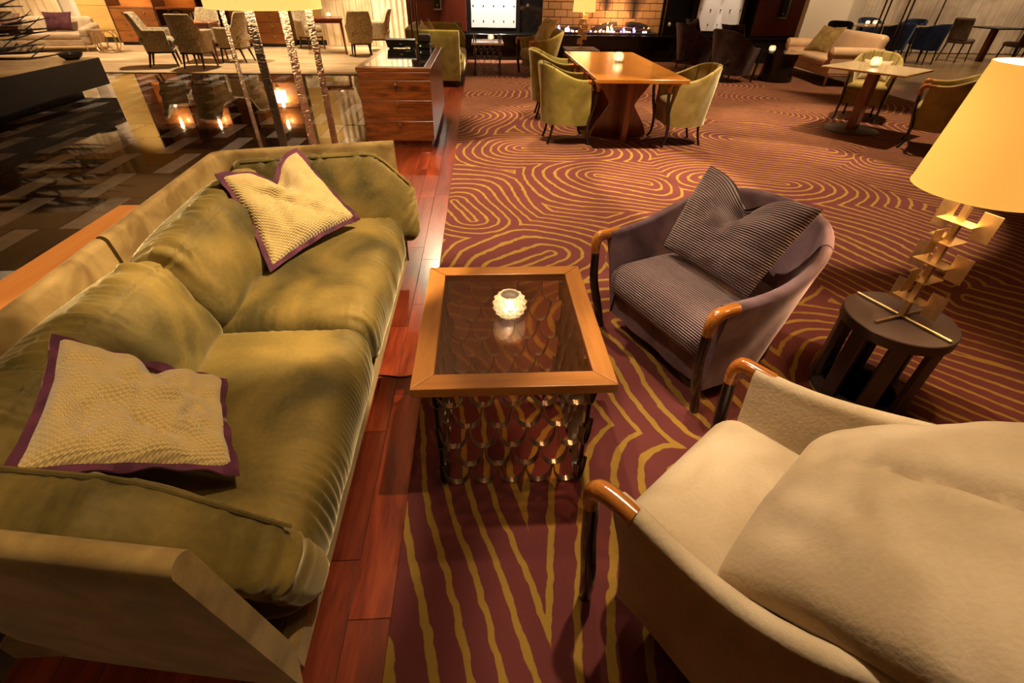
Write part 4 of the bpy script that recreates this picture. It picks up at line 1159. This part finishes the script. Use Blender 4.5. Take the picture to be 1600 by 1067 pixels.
cushion('arm_cushion', (.40, .07, .17), .06, (24, 6, 14), M_GREENCH, fs, (.16, -.81, .52), (.25, 0, 0), arm_fn(3, .40, .07, .17, 1))
MB().box(-.34, .48, -.86, .86, .12, .20, .01).build('seat_base', M_GREENCH, fs, False)
for (x, y) in ((.44, -.84), (.44, .84), (-.30, -.84), (-.30, .84)): MB().box(x - .02, x + .02, y - .02, y + .02, 0, .13).build('leg', M_BLACKLEG, fs, False)
for k, (y, lab) in enumerate(((9.78, 'pointed gold pillow on the far green sofa, nearer the curtain'), (10.25, 'pointed gold pillow in the middle of the far green sofa'))):
    cs = [(-.9, y - .19, .50), (-.88, y + .19, .50), (-1.0, y + .02, .93), (-1.02, y - .26, .86)]
    if k: cs = [(-.80, y - .25, .66), (-.78, y + .10, .50), (-.95, y + .28, .72), (-.92, y - .05, .93)]
    th_pillow(lab, cs, T=.06, mat=M_WEAVE, side=1, n=20, seed=k)

# ------------------------------------------------------------------ fireplace fire and lamp table in front
gf = thing('gas_fire', 'gas fire with charred logs and small flames in the brick hearth', 'fire', (2.95, 13.15, .512))
M_LOG = plain('charred_log', (.02, .012, .010), .9, var=.4, vscale=20, bump=.6, bscale=30)
for (x0, y0, z0, x1, y1, z1, r) in ((-.35, -.05, .07, .25, .08, .20, .05), (.45, 0, .19, .98, .06, .13, .055), (-.1, .1, .05, .6, .02, .08, .045), (.55, .1, .05, 1.05, -.05, .07, .045), (-1.2, .02, .05, -.6, .08, .08, .04)):
    MB().tube(smooth_path([(x0, y0, z0), ((x0 + x1) / 2, (y0 + y1) / 2 + .03, (z0 + z1) / 2 + .02), (x1, y1, z1)], 8), [r * q for q in (.8, 1, 1.1, 1, .95, 1.05, 1, .9, .75)], 9).build('log', M_LOG, gf)
MB().box(-1.4, 1.2, -.14, .18, 0, .035, .005).build('ember_tray', plain('ember_bed', (.03, .02, .025), .5, var=.6, vscale=40), gf, False)
M_FLO = emit('orange_flame', (1.0, .42, .12), 4); M_FLB = emit('violet_flame', (.42, .30, 1.0), 3.2); M_EMB = emit('ember_glow', (1.0, .45, .35), 5)
fr_ = random.Random(9)
for k, (x, h, m_) in enumerate(((-1.12, .26, M_FLB), (-.95, .16, M_FLO), (-.9, .22, M_FLB), (-.3, .18, M_FLO), (-.15, .34, M_FLO), (.02, .40, M_FLO), (.12, .30, M_FLO), (.42, .20, M_FLB), (.66, .2, M_FLB), (.9, .24, M_FLO), (1.0, .2, M_FLO), (.55, .16, M_FLO))):
    h *= .5
    pts = smooth_path([(x, .02, .03), (x + .02, .02, .03 + h * .35), (x - .015, .02, .03 + h * .7), (x + .02, .02, .03 + h)], 10); rr = lerp_list([.02, .026, .014, .002], 10)
    MB().tube(pts, rr, 8, flat=.6).build('flame', m_, gf)
for k in range(26):
    x = fr_.uniform(-1.3, 1.15); e_ = MB().lathe([(0, -.018), (.02, -.008), (.018, .01), (0, .02)], 7).build('ember', (M_EMB, M_FLB, M_FLO)[k % 3], gf); e_.location = (x, fr_.uniform(-.12, .02), .05)
l = bpy.data.lights.new('fire_glow', 'POINT'); l.energy = 14; l.color = (1, .5, .25); l.shadow_soft_size = .15
o = bpy.data.objects.new('fire_glow', l); COL.objects.link(o); o.parent = gf; o.location = (.2, -.2, .3)
lt = thing('side_table', 'dark low side table carrying the brass lamp near the hearth', 'side table', (1.86, 10.25, .008))
MB().box(-.30, .30, -.30, .30, .46, .49, .004).build('top', M_TAUPE, lt, False)
for x in (-.26, .26):
    for y in (-.26, .26): MB().box(x - .02, x + .02, y - .02, y + .02, 0, .46, .003).build('leg', M_TAUPE, lt, False)
fl = thing('table_lamp', 'brass plate table lamp with pale yellow shade in front of the fireplace', 'lamp', (1.86, 10.25, .498))
MB().tube([(-.18, 0, .007), (.18, 0, .007)], .0065, 8).build('foot_rod', M_BRASS, fl); MB().tube([(0, -.15, .007), (0, .15, .007)], .0065, 8).build('foot_rod', M_BRASS, fl)
MB().box(-.014, .014, -.007, .007, .008, .60, .001).build('stem', M_BRASS, fl, False)
for k in range(6):
    z = .08 + k * .075; s_ = 1 if k % 2 else -1
    MB().box(-.05, .05, -.045, .045, -.0015, .0015, 0, Matrix.Translation((.02 * s_, -.02, z))).build('plate', M_BRASS, fl, False)
    MB().box(-.04, .04, -.0015, .0015, -.045, .045, 0, Matrix.Translation((.045 * s_, -.03, z + .03))).build('plate', M_BRASS, fl, False)
M_SHADEF = shade_mat('pale_shade_cloth', (.75, .47, .14), (1.0, .56, .14), .48)
shade(fl, .20, .18, .56, .95, M_SHADEF, 32)
bulb(fl, .70, 12)

# ------------------------------------------------------------------ brown lounge chairs, black drum, cream leather sofa
M_BROWNCH = velvet('dark_brown_velvet', (.022, .010, .009), (.050, .026, .022), .5, (1, .75, .7), .8, 6)
bro = dict(w0=.37, w1=.40, ds=.30, d=.74, zarm=.56, zback=.84, zbot=.12, zseat=.42, seat_th=.16, pw=1.0)
b1 = barrel('lounge_armchair', 'dark brown lounge chair nearest the black drum table', 'armchair', M_BROWNCH, None, **bro); b1['group'] = 'dark brown lounge chairs'
b1.location = (5.0, 10.3, .008); b1.rotation_euler.z = facing(.90, .42)
b2 = dup(b1, (4.8, 11.6, .008), facing(.95, .10), 'dark brown lounge chair closer to the hearth')
for r_, lab in ((b1, 'brown pillow on the nearer brown lounge chair'), (b2, 'brown pillow on the brown chair by the hearth')):
    chair_pillow(r_, lab, [(-.27, -.28, .46), (.27, -.28, .46), (.27, -.46, .94), (-.27, -.46, .90)], T=.09, mat=M_BROWNCH, side=-1, dents=((0, 1, .1, .2, .5, 0),), n=22)
dm = thing('drum_table', 'black drum side table between brown chairs and cream sofa', 'side table', (5.72, 10.2, .008))
MB().lathe([(0, 0), (.30, 0), (.31, .02), (.27, .25), (.30, .46), (0, .46)], 40).build('drum', M_BLACK, dm)
MB().lathe([(0, .462), (.36, .462), (.362, .468), (.36, .476), (0, .476)], 48).build('glass_top', M_BLACKGLASS, dm)
votive('glowing votive on the black drum table', (5.50, 10.2, .485), .062, 2.5, False)
M_LEATHER = plain('cream_leather', (.58, .36, .19), .38, var=.08, vscale=5, sheen=.1, bump=.15, bscale=90)
cs = thing('leather_sofa', 'cream leather sofa with rolled arms beside the mahogany column', 'sofa', (6.75, 10.45, .008), facing(-1, .08))
for x in (-.90, .90):
    for y in (.30, -.45): MB().tube([(x * .95, y, .17), (x * .95, y, 0)], [.028, .016], 10).build('leg', wood('light_leg_wood', (.45, .25, .1), (.6, .36, .17), 'z', 1, .3), cs)
MB().box(-.95, .95, -.50, .36, .16, .30, .03).build('seat_base', M_LEATHER, cs)
cushion('seat_cushion', (.76, .36, .075), .06, (30, 16, 6), M_LEATHER, cs, (0, .02, .37))
ar = []
for sg in (-1, 1):
    pts = [(sg * .88, .40 - .9 * q / 12, .53) for q in range(13)]
    a_ = MB().tube(pts, .095, 18); a_.box(sg * .88 - .075, sg * .88 + .075, -.48, .385, .20, .53, .02); a_.build('arm', M_LEATHER, cs)
    MB().lathe([(0, .012), (.07, .010), (.085, 0)], 20, M=Matrix.Translation((sg * .88, .40, .53)) @ Matrix.Rotation(-PI / 2, 4, 'X')).build('scroll_cap', M_LEATHER, cs)
cushion('back_rest', (.93, .10, .27), .09, (40, 8, 16), M_LEATHER, cs, (0, -.42, .55), (.18, 0, 0))
th_pillow('olive velvet pillow propped on the cream leather sofa', [(6.74, 10.42, .45), (6.52, 10.90, .45), (6.84, 10.98, .88), (7.0, 10.48, .88)], T=.085, mat=velvet('olive_pillow', (.15, .085, .02), (.26, .16, .045), .6, (1, .9, .6), .8, 8), side=-1, n=26, dents=((0, .9, .05, .2, .4, 0),), seed=8)
wb_ = thing('wall_picture', 'framed picture on the cream wall right of the mahogany column', 'picture', (8.45, 15.58, 1.12))
MB().box(-.5, .5, -.04, 0, 0, .9, .005).build('frame', M_BLACK, wb_, False)
MB().box(-.45, .45, -.045, -.03, .05, .85).build('print', plain('pale_green_print', (.45, .62, .52), .5), wb_, False)

# ------------------------------------------------------------------ blue chairs and tables beyond the carpet
M_BLUE = velvet('navy_velvet', (.003, .006, .022), (.008, .014, .05), .25, (.6, .7, 1), .7, 6)
blu = dict(w0=.26, w1=.28, ds=.24, d=.54, zarm=.76, zback=.84, zbot=.30, th=.05, zseat=.48, kx=.9, front_back=0, back_in=.06, leg_style='straight', seat_th=.10)
bl = barrel('dining_chair', 'navy blue tub chair behind the cream leather sofa', 'chair', M_BLUE, None, **blu); bl['group'] = 'navy blue tub chairs'
bl.location = (9.0, 13.75, .0); bl.rotation_euler.z = facing(.6, .8)
spots_ = [(10.4, 14.6, -.3, -1, 'navy tub chair farthest back behind the pale table'), (9.95, 13.2, -.1, 1, 'navy tub chair seen from behind between the thin lamp poles'), (10.75, 13.15, -.3, 1, 'navy tub chair seen from behind, rightmost of the blue ones'), (11.35, 14.5, -.9, -.5, 'navy tub chair tucked behind the rightmost blue one')]
for (x, y, fx, fy, lab) in spots_: dup(bl, (x, y, 0), facing(fx, fy), lab)
for k, (x, y, lab) in enumerate(((9.75, 14.05, 'pale table among the blue chairs holding a votive'), (10.85, 14.05, 'pale table among the blue chairs on the right'))):
    tb = thing('cafe_table', lab, 'table', (x, y, 0), .3, 'pale tables among the blue chairs')
    MB().box(-.42, .42, -.42, .42, .70, .735, .004).build('top', M_PALETOP, tb, False); MB().tube([(0, 0, .02), (0, 0, .7)], .045, 12).build('pedestal', M_DARKMETAL, tb); MB().lathe([(0, 0), (.28, 0), (.27, .02), (0, .022)], 24).build('base_disc', M_DARKMETAL, tb)
votive('twin glowing votive among the navy chairs', (9.95, 13.88, .735), .06, 1.5, False)
votive('second glowing votive among the navy chairs', (9.80, 13.95, .735), .05, 1.0, False)
# slim floor lamp poles
def pole_lamp(label, x, y, h, sep):
    t_ = thing('floor_lamp', label, 'lamp', (x, y, 0))
    MB().lathe([(0, 0), (.15, 0), (.15, .012), (0, .016)], 24).build('base_disc', M_DARKMETAL, t_)
    for q in (-sep / 2, sep / 2): MB().tube([(q, 0, .01), (q, 0, h)], .016, 8).build('pole', plain('bronze_pole', (.10, .055, .025), .3, .9), t_)
    shade(t_, .24, .22, h - .05, h + .35, M_SHADEF, 28)
pole_lamp('slim twin pole bronze lamp left of the blue chairs', 7.92, 10.9, 1.75, .10)
pole_lamp('slim twin pole bronze lamp before the blue chairs', 8.42, 10.95, 1.75, .10)
pole_lamp('slim twin pole bronze lamp behind the drawer cabinet', -1.03, 9.0, 1.75, .085)
# brown dining chairs near the taupe curtains
M_TAUPECH = velvet('taupe_chair', (.09, .055, .03), (.16, .10, .06), .3, (1, .9, .8), .85, 8)
def simple_chair(name, label, fabric, leg, group):
    r_ = thing(name, label, 'chair', (0, 0, 0), 0, group)
    cushion('seat', (.23, .23, .05), .04, (10, 10, 4), fabric, r_, (0, 0, .45))
    cushion('backrest', (.22, .035, .24), .03, (10, 4, 12), fabric, r_, (0, -.24, .70), (.14, 0, 0))
    for sx in (-1, 1):
        MB().tube([(sx * .19, .19, .42), (sx * .21, .23, 0)], [.02, .013], 8).build('leg', leg, r_); MB().tube([(sx * .19, -.20, .42), (sx * .21, -.29, 0)], [.02, .013], 8).build('leg', leg, r_)
    return r_
s1 = simple_chair('dining_chair', 'brown upholstered dining chair facing the taupe curtain table', M_TAUPECH, M_BLACKLEG, 'brown dining chairs by the taupe curtains')
s1.location = (12.1, 13.5, 0); s1.rotation_euler.z = facing(1, .45)
s2 = dup(s1, (12.95, 12.75, 0), facing(.1, 1), 'brown upholstered dining chair seen from behind beside the slanted table leg')
s3 = dup(s1, (13.55, 12.9, 0), facing(-.6, -1), 'brown upholstered dining chair at the right frame edge above the lamp shade')
for k, (x, y, lab) in enumerate(((13.05, 13.7, 'dark cafe table between the brown dining chairs'),)):
    tb = thing('cafe_table', lab, 'table', (x, y, 0), .2); MB().box(-.42, .42, -.42, .42, .71, .74, .004).build('top', M_BLACK, tb, False); MB().box(-.08, .08, -.05, .05, 0, .71, .004).build('pedestal', M_REDLEG, tb, False)
# ------------------------------------------------------------------ big floor lamp behind the sofa
def hammered():
    t = NT('hammered_nickel'); c = t.coord(); v = t.mapping(c, scale=(1, 1, 2.2)); n = t.noise(v, 38, 2, .5, .8)
    t.p(color=(.62, .52, .42), metal=1.0, rough=.28); t.bump(n, .9, .012); return t.m
M_HAM = hammered()
bl_ = thing('floor_lamp', 'tall drum floor lamp on four hammered metal strips behind the sofa', 'lamp', (-1.52, 4.2, 0))
for (x, y, wd, an) in ((-.305, 0, .05, 1.45), (0, -.30, .068, -.25), (.02, .30, .068, .75), (.30, 0, .05, .35)):
    MB().box(-wd / 2, wd / 2, -.005, .005, .012, 1.75, .002, Matrix.Translation((x, y, 0)) @ Matrix.Rotation(an, 4, 'Z')).build('leg', M_HAM, bl_, False)
MB().lathe([(0, 0), (.36, 0), (.36, .010), (.355, .014), (0, .014)], 48).build('base_disc', M_DARKMETAL, bl_)
shade(bl_, .385, .385, 1.31, 1.80, M_SHADEF, 48)
bulb(bl_, 1.55, 16, .06)

# ------------------------------------------------------------------ tweed chairs and tables of the lobby
def tweed():
    t = NT('tweed'); c = t.coord(); n = t.noise(c, 55, 3, .8); s = t.noise(c, 5, 3)
    t.p(color=t.mix(t.math('MULTIPLY', s, .3), t.ramp(n, [(.42, (.16, .105, .045)), (.58, (.58, .46, .28))]), (.35, .27, .14)), rough=.9, sheen=.3); t.bump(n, .5, .006); return t.m
M_TWEED = tweed()
M_DARKLEG = wood('dark_walnut_leg', (.025, .009, .005), (.06, .02, .010), 'z', 1, .35, .1)
M_REDTABLE = wood('rosewood_table', (.13, .022, .012), (.26, .055, .025), 'x', 1, .2, .1, .5)
def tweed_chair(label, group):
    r_ = thing('tub_chair', label, 'chair', (0, 0, 0), 0, group)
    # curved back and arms as one wrapped shell with a stepped rim: high back, low arms
    P = u_path(.29, .31, .26, .52, 6, 26); n = len(P)
    T = np.gradient(P, axis=0); T /= np.linalg.norm(T, axis=1)[:, None]; N = np.stack([T[:, 1], -T[:, 0]], 1)
    N *= np.sign(((np.array([0, -.26]) - P) * N).sum(1).mean())
    V = []; prog = -P[:, 1] / .52
    zr = .62 + .26 * sstep(.70, .86, prog)
    for i in range(n):
        x, y = P[i]; s = zr[i]; bx, by = x * .84, y + .06 * prog[i]
        lean = .07 * sstep(.70, .9, prog[i])
        for k in range(8):
            q = k / 7; V.append((bx + (x - bx) * q, by + (y - by) * q - lean * q ** 2, .27 + (s - .02 - .27) * q))
        for k in range(1, 5):
            a = PI * k / 5; d_ = .03 - math.cos(a) * .03; V.append((x + N[i, 0] * d_, y + N[i, 1] * d_ - lean, s - .02 + math.sin(a) * .025))
        for k in range(5):
            q = k / 4; V.append((x + N[i, 0] * (.06 + .03 * q), y + N[i, 1] * (.06 + .03 * q) - lean * (1 - q), s - .02 - (s - .40) * q))
    m = 17; obj('shell', V, grid_faces(n, m) + [tuple(range(m))[::-1], tuple((n - 1) * m + k for k in range(m))], M_TWEED, r_, True, 70)
    cushion('seat_cushion', (.225, .27, .06), .05, (12, 12, 5), M_TWEED, r_, (0, -.22, .43))
    MB().box(-.22, .22, -.43, .03, .26, .37, .02).build('seat_base', M_TWEED, r_)
    MB().box(-.21, .21, -.42, .02, .235, .262).build('frame', M_DARKLEG, r_, False)
    for sx in (-1, 1):
        MB().tube([(sx * .19, 0, .25), (sx * .21, .03, 0)], [.026, .014], 8).build('leg', M_DARKLEG, r_); MB().tube([(sx * .17, -.38, .25), (sx * .19, -.46, 0)], [.026, .014], 8).build('leg', M_DARKLEG, r_)
    return r_
G1 = 'tweed tub chairs around the rosewood table'
tc = tweed_chair('tweed tub chair on the left of the rosewood table in profile', G1)
LOB = .012
tc.location = (-6.03, 11.25, LOB); tc.rotation_euler.z = facing(1, .35)
dup(tc, (-5.52, 11.32, LOB), facing(.05, 1), 'tweed tub chair with its back to the camera at the rosewood table')
dup(tc, (-5.32, 11.95, LOB), facing(-1, .1), 'tweed tub chair on the right of the rosewood table behind the lamp legs')
dup(tc, (-6.05, 12.62, LOB), facing(-.05, -1), 'tweed tub chair at the far side of the rosewood table facing the camera')
def wood_table(label, loc, w_, d_, h, rz):
    t_ = thing('lobby_table', label, 'table', loc, rz)
    MB().box(-w_, w_, -d_, d_, h - .035, h, .006).build('top', M_REDTABLE, t_, False)
    MB().box(-w_ + .03, w_ - .03, -d_ + .03, d_ - .03, h - .10, h - .035).build('apron', M_REDTABLE, t_, False)
    for x in (-1, 1):
        for y in (-1, 1): MB().tube([(x * (w_ - .05), y * (d_ - .05), h - .04), (x * (w_ - .03), y * (d_ - .03), 0)], [.03, .018], 8).build('leg', M_REDTABLE, t_)
    return t_
wood_table('red rosewood table in the middle of the tweed chairs', (-5.72, 11.88, LOB), .32, .32, .70, .1)
wood_table('brown wood table by the beige curtain', (-3.56, 13.5, LOB), .36, .36, .72, .25)
G2 = 'tweed tub chairs by the beige curtain'
dup(tc, (-2.82, 13.3, LOB), facing(-.3, 1), 'tweed tub chair with its back to the camera by the beige curtain', G2)
dup(tc, (-4.1, 14.2, LOB), facing(.7, -.7), 'tweed tub chair behind the brown table by the curtain', G2)
dup(tc, (-2.72, 14.05, LOB), facing(-1, -.2), 'tweed tub chair nearest the ivory curtain', G2)
votive('small votive on the brown table by the curtain', (-3.5, 13.55, LOB + .72), .05, .8, False)
# ------------------------------------------------------------------ pale sofa, pillow, ring table
M_PALESOFA = velvet('pale_sofa_cloth', (.42, .30, .18), (.56, .42, .28), .4, (1, .9, .85), .85, 4)
ps = thing('lobby_sofa', 'pale beige lobby sofa with sloped arms before the golden curtain', 'sofa', (-9.95, 13.35, LOB), facing(.25, -1)); ps.scale = (1, 1, .80)
MB().box(-.95, .80, -.40, .42, .15, .30, .02).build('seat_base', M_PALESOFA, ps)
cushion('seat_cushion', (.80, .38, .08), .05, (24, 14, 6), M_PALESOFA, ps, (-.10, .04, .37))
cushion('back_rest', (.92, .10, .27), .07, (24, 6, 12), M_PALESOFA, ps, (-.05, -.40, .52), (.15, 0, 0))
for x in (-.98, .86): cushion('arm', (.09, .44, .25), .06, (6, 16, 12), M_PALESOFA, ps, (x, .0, .40), fn=lambda Q, N_, C: np.stack([Q[:, 0], Q[:, 1], Q[:, 2] - .04 * (C[:, 1] + 1) * (C[:, 2] > 0)], 1))
for x in (-.9, .8):
    for y in (-.32, .34): MB().tube([(x, y, .16), (x, y, 0)], [.018, .010], 8).build('leg', M_STEEL, ps)
M_WINE = velvet('wine_pillow', (.05, .010, .016), (.10, .025, .03), .4, (1, .7, .7), .8, 8)
chair_pillow(ps, 'wine red pillow on the pale lobby sofa', [(-.14, -.02, .375), (-.66, -.02, .375), (-.70, -.22, .73), (-.12, -.22, .73)], T=.08, mat=M_WINE, side=1, n=20)
chair_pillow(ps, 'rust brown pillow at the far end of the pale lobby sofa', [(.85, -.06, .375), (.35, -.06, .375), (.30, -.26, .70), (.85, -.26, .70)], T=.08, mat=velvet('rust_pillow', (.12, .05, .03), (.20, .09, .06), .4, (1, .8, .7), .8, 8), side=1, n=20)
rg = thing('ring_table', 'gold wire ring side table beside the pale lobby sofa', 'side table', (-8.50, 13.25, LOB))
for k in range(5):
    a = 2 * PI * k / 5 + .3; cx, cy = .20 * math.cos(a), .20 * math.sin(a)
    pts = [(cx + math.cos(2 * PI * q / 24) * .17 * -math.sin(a), cy + math.cos(2 * PI * q / 24) * .17 * math.cos(a), .215 + .205 * math.sin(2 * PI * q / 24)) for q in range(24)]
    obj('ring', *tube(pts, .009, 6, None, True), M_BRASS, rg)
obj('ring', *tube([(.24 * math.cos(2 * PI * q / 32), .24 * math.sin(2 * PI * q / 32), .425) for q in range(32)], .008, 6, None, True), M_BRASS, rg)
obj('ring', *tube([(.24 * math.cos(2 * PI * q / 32), .24 * math.sin(2 * PI * q / 32), .010) for q in range(32)], .008, 6, None, True), M_BRASS, rg)
MB().lathe([(0, .427), (.235, .427), (.235, .433), (0, .433)], 32).build('glass_top', smoked('clear_glass', (.92, .90, .85)), rg)
# ------------------------------------------------------------------ bookcase with drawers, books and lit niches
M_CASE = wood('teak_case', (.20, .065, .014), (.36, .13, .03), 'x', .8, .35, .06, .2)
M_CASED = wood('dark_case_frame', (.05, .015, .006), (.09, .03, .012), 'z', 1, .4, .05)
M_NICHE = wood('lit_niche_back', (.55, .20, .04), (.75, .32, .08), 'x', .8, .4, .05)
bk = thing('bookcase', 'tall wood bookcase with drawers, lit niches and open shelves on the lobby wall', 'bookcase', (-6.93, 14.85, LOB))
X0, X1 = -2.08, 2.08
MB().box(X0, X1, .25, .28, .06, 2.5).build('back_panel', M_NICHE, bk, False)
MB().box(X0, X1, -.22, .25, 0, .06).build('plinth', M_BLACK, bk, False)
ups = (X0, -1.0, .02, .72, X1)
for x in ups: MB().box(x - .02, x + .02, -.25, .25, .06, 2.5, .003).build('upright', M_CASED, bk, False)
for z in (.78, 1.40, 1.95, 2.48): MB().box(X0 + .02, X1 - .02, -.25, .25, z - .02, z + .02, .003).build('shelf', M_CASED if z > 1 else M_CASE, bk, False)
MB().box(-.98, .70, -.24, .25, .40, .425, .003).build('shelf', M_CASED, bk, False)
for (xa, xb, nc) in ((X0 + .02, -1.02, 2), (.74, X1 - .02, 2)):
    for r in range(3):
        z0 = .07 + r * .23
        d_ = MB().box(xa + .004, xb - .004, -.262, -.24, z0, z0 + .222, .003).build('drawer', M_CASE, bk, False)
        for q in range(nc):
            kn = MB().lathe([(0, .03), (.018, .026), (.018, .018), (.008, .01), (.008, 0)], 10).build('knob', M_STEEL, d_); kn.location = (xa + (xb - xa) * (q + .5) / nc, -.262, z0 + .16); kn.rotation_euler = (PI / 2, 0, 0)
for (xa, xb) in ((X0, -1.0), (-1.0, .02), (.72, X1)):
    for z in (1.375, 1.925):
        MB().lathe([(0, 0), (.03, 0), (.03, .008), (0, .008)], 12, ((xa + xb) / 2, .05, z - .004)).build('niche_light', emit('niche_bulb', (1, .85, .65), 30), bk)
        l = bpy.data.lights.new('niche_glow', 'POINT'); l.energy = 5; l.color = (1, .62, .3); l.shadow_soft_size = .03
        o = bpy.data.objects.new('niche_glow', l); COL.objects.link(o); o.parent = bk; o.location = ((xa + xb) / 2, .05, z - .05)
bcol = [(.02, .02, .025), (.55, .5, .45), (.03, .03, .04), (.6, .56, .5), (.45, .05, .05), (.02, .02, .02), (.03, .02, .02), (.3, .27, .22), (.04, .03, .03), (.25, .06, .05), (.5, .45, .4), (.03, .03, .03)]
bx = -.28; rb = random.Random(4)
for k in range(12):
    wd = rb.uniform(.028, .05); hh = rb.uniform(.25, .31)
    o = thing('book', ['black', 'ivory', 'charcoal', 'pale grey', 'bright red', 'jet black', 'dark brown', 'stone', 'slim dark', 'brick red', 'light grey', 'thick black'][k] + ' book standing on the bookcase shelf behind the tweed chairs', 'book', (-6.93 + bx + wd / 2, 14.78, LOB + .4255), 0, 'books on the lobby shelf')
    MB().box(-wd / 2, wd / 2, -.10, .10, 0, hh, .002).build('cover', plain('book_%d' % k, bcol[k], .5), o, False)
    MB().box(-wd / 2 + .004, wd / 2 - .004, -.095, .0985, .004, hh + .0005).build('pages', plain('book_pages', (.6, .5, .36), .8), o, False)
    bx += wd + .004
def ring_sculpture(label, x, r):
    o = obj('ring_sculpture', *tube([(r * math.cos(2 * PI * q / 28), .03 * math.sin(2 * PI * q / 14), r + .02 + r * math.sin(2 * PI * q / 28)) for q in range(28)], .022, 8, None, True), M_DARKMETAL)
    o.location = (x, 14.8, LOB + .4255); tag(o, label, 'sculpture')
ring_sculpture('dark ring sculpture left of the shelved books', -7.55, .15); ring_sculpture('dark ring sculpture right of the shelved books', -6.42, .13)
pl_ = thing('table_lamp', 'glowing white shaded lamp standing in the bookcase niche', 'lamp', (-5.55, 14.80, LOB + .802))
MB().lathe([(0, 0), (.09, 0), (.09, .02), (.03, .05), (.06, .14), (.02, .20), (.012, .28), (0, .28)], 18).build('base', M_BRASS, pl_)
shade(pl_, .19, .17, .24, .48, emit('white_shade', (1, .82, .55), 4.5), 24)
# ------------------------------------------------------------------ plinth with the branch sculpture
pn = thing('display_plinth', 'black cantilevered plinth slab at the left edge', 'plinth', (-7.0, 7.3, 0))
MB().box(-1.6, 1.23, -2.3, 1.36, .10, .45, .006).build('slab', plain('plinth_black', (.010, .007, .005), .45), pn, False)
MB().box(-1.45, .9, -2.0, 1.15, 0, .10).build('base', M_BLACK, pn, False)
M_PLTOP = wood('plinth_top_wood', (.30, .17, .07), (.45, .28, .12), 'x', 1, .3, .05)
MB().box(-1.58, 1.22, -2.28, 1.35, .4495, .4535, .001).build('top_veneer', M_PLTOP, pn, False)
bs = thing('branch_sculpture', 'dark bundle of branches and rough sheets fanning out over the plinth', 'sculpture', (-6.5, 7.55, .4885))
M_SHEET = plain('rough_fibre_sheet', (.50, .35, .21), .8, var=.35, vscale=30, bump=.6, bscale=90)
M_BARK = plain('dark_bark', (.035, .022, .014), .7, var=.5, vscale=14, bump=.5, bscale=50)
br_ = random.Random(12)
for k in range(20):
    z = .06 + .048 * k + br_.uniform(-.02, .02); y0 = br_.uniform(-.35, .25); L = br_.uniform(.72, .98) * (1 - .15 * (k / 20))
    p0 = (-.8, y0 - .3, z - .05); p1 = (-.1, y0 - .05, z); p2 = (L * .55, y0 + .12 + br_.uniform(-.05, .05), z + .03 + br_.uniform(-.03, .03)); p3 = (L, y0 + .28 + br_.uniform(-.1, .1), z + .08 + br_.uniform(-.06, .08))
    bo = MB().tube(smooth_path([p0, p1, p2, p3], 12), lerp_list([.019, .017, .013, .004], 12), 6).build('branch', M_BARK, bs)
    if k % 2 == 1 and k < 18:
        sh_ = [Vector(p1) + Vector((-.35, 0, .01)), Vector(p2) + Vector((.14, .05, .015))]
        V_ = []
        for q_ in sh_: V_ += [tuple(q_ + Vector((0, -.004, .0))), tuple(q_ + Vector((0, .004, .0))), tuple(q_ + Vector((-.01, .004, .085))), tuple(q_ + Vector((-.01, -.004, .085)))]
        obj('fibre_sheet', V_, grid_faces(2, 4, False, True) + [(0, 3, 2, 1), (4, 5, 6, 7)], M_SHEET, bs, False)
    if k % 2 == 0:
        q = Vector(p2); MB().tube([q, q + Vector((.16, .06, .07 + br_.uniform(-.02, .05))), q + Vector((.24, .05, .15))], [.007, .005, .002], 5).build('twig', M_BARK, bo)
for (cz, r) in ((.30, .24), (.50, .2), (.66, .17)):
    obj('loop', *tube([(.22 + r * 1.25 * math.cos(2 * PI * q / 26), -.55 + .06 * math.sin(2 * PI * q / 26), cz + r * .55 * math.sin(2 * PI * q / 26 + .4)) for q in range(26)], .017, 7, None, True), M_BARK, bs)
vs = MB().lathe([(0, 0), (.15, 0), (.20, .08), (.21, .2), (.16, .32), (.10, .37), (.12, .40), (.10, .40), (.08, .37)], 28).build('stone_vase', plain('dark_glaze', (.02, .012, .008), .3), None); vs.location = (-6.25, 6.55, .4535)
tag(vs, 'dark glazed vase among the branches on the plinth', 'vase')
bw_ = MB().lathe([(0, .0), (.10, .0), (.17, .05), (.20, .10), (.19, .10), (.16, .055), (.0, .02)], 28).build('bowl', M_BLACK, None); bw_.location = (-6.0, 8.42, .4535); bw_.scale = (.8, .8, .8)
tag(bw_, 'shallow black bowl at the far corner of the plinth', 'bowl')
# ------------------------------------------------------------------ ceiling downlights
dl_r = mesh_data('trim_ring', *lathe([(.045, 0), (.062, 0), (.064, .006), (.062, .012), (.045, .012), (.045, 0)], 20), plain('white_trim', (.8, .78, .74), .5))
dl_d = mesh_data('lens', *lathe([(0, .007), (.044, .007), (.044, .010), (0, .010)], 16), emit('downlight_lens', (1, .8, .55), 12))
for (x, y) in SPOTS:
    d_ = link('downlight', dl_r, CEILING, (x, y, CEIL - .0125)); link('lens', dl_d, d_)
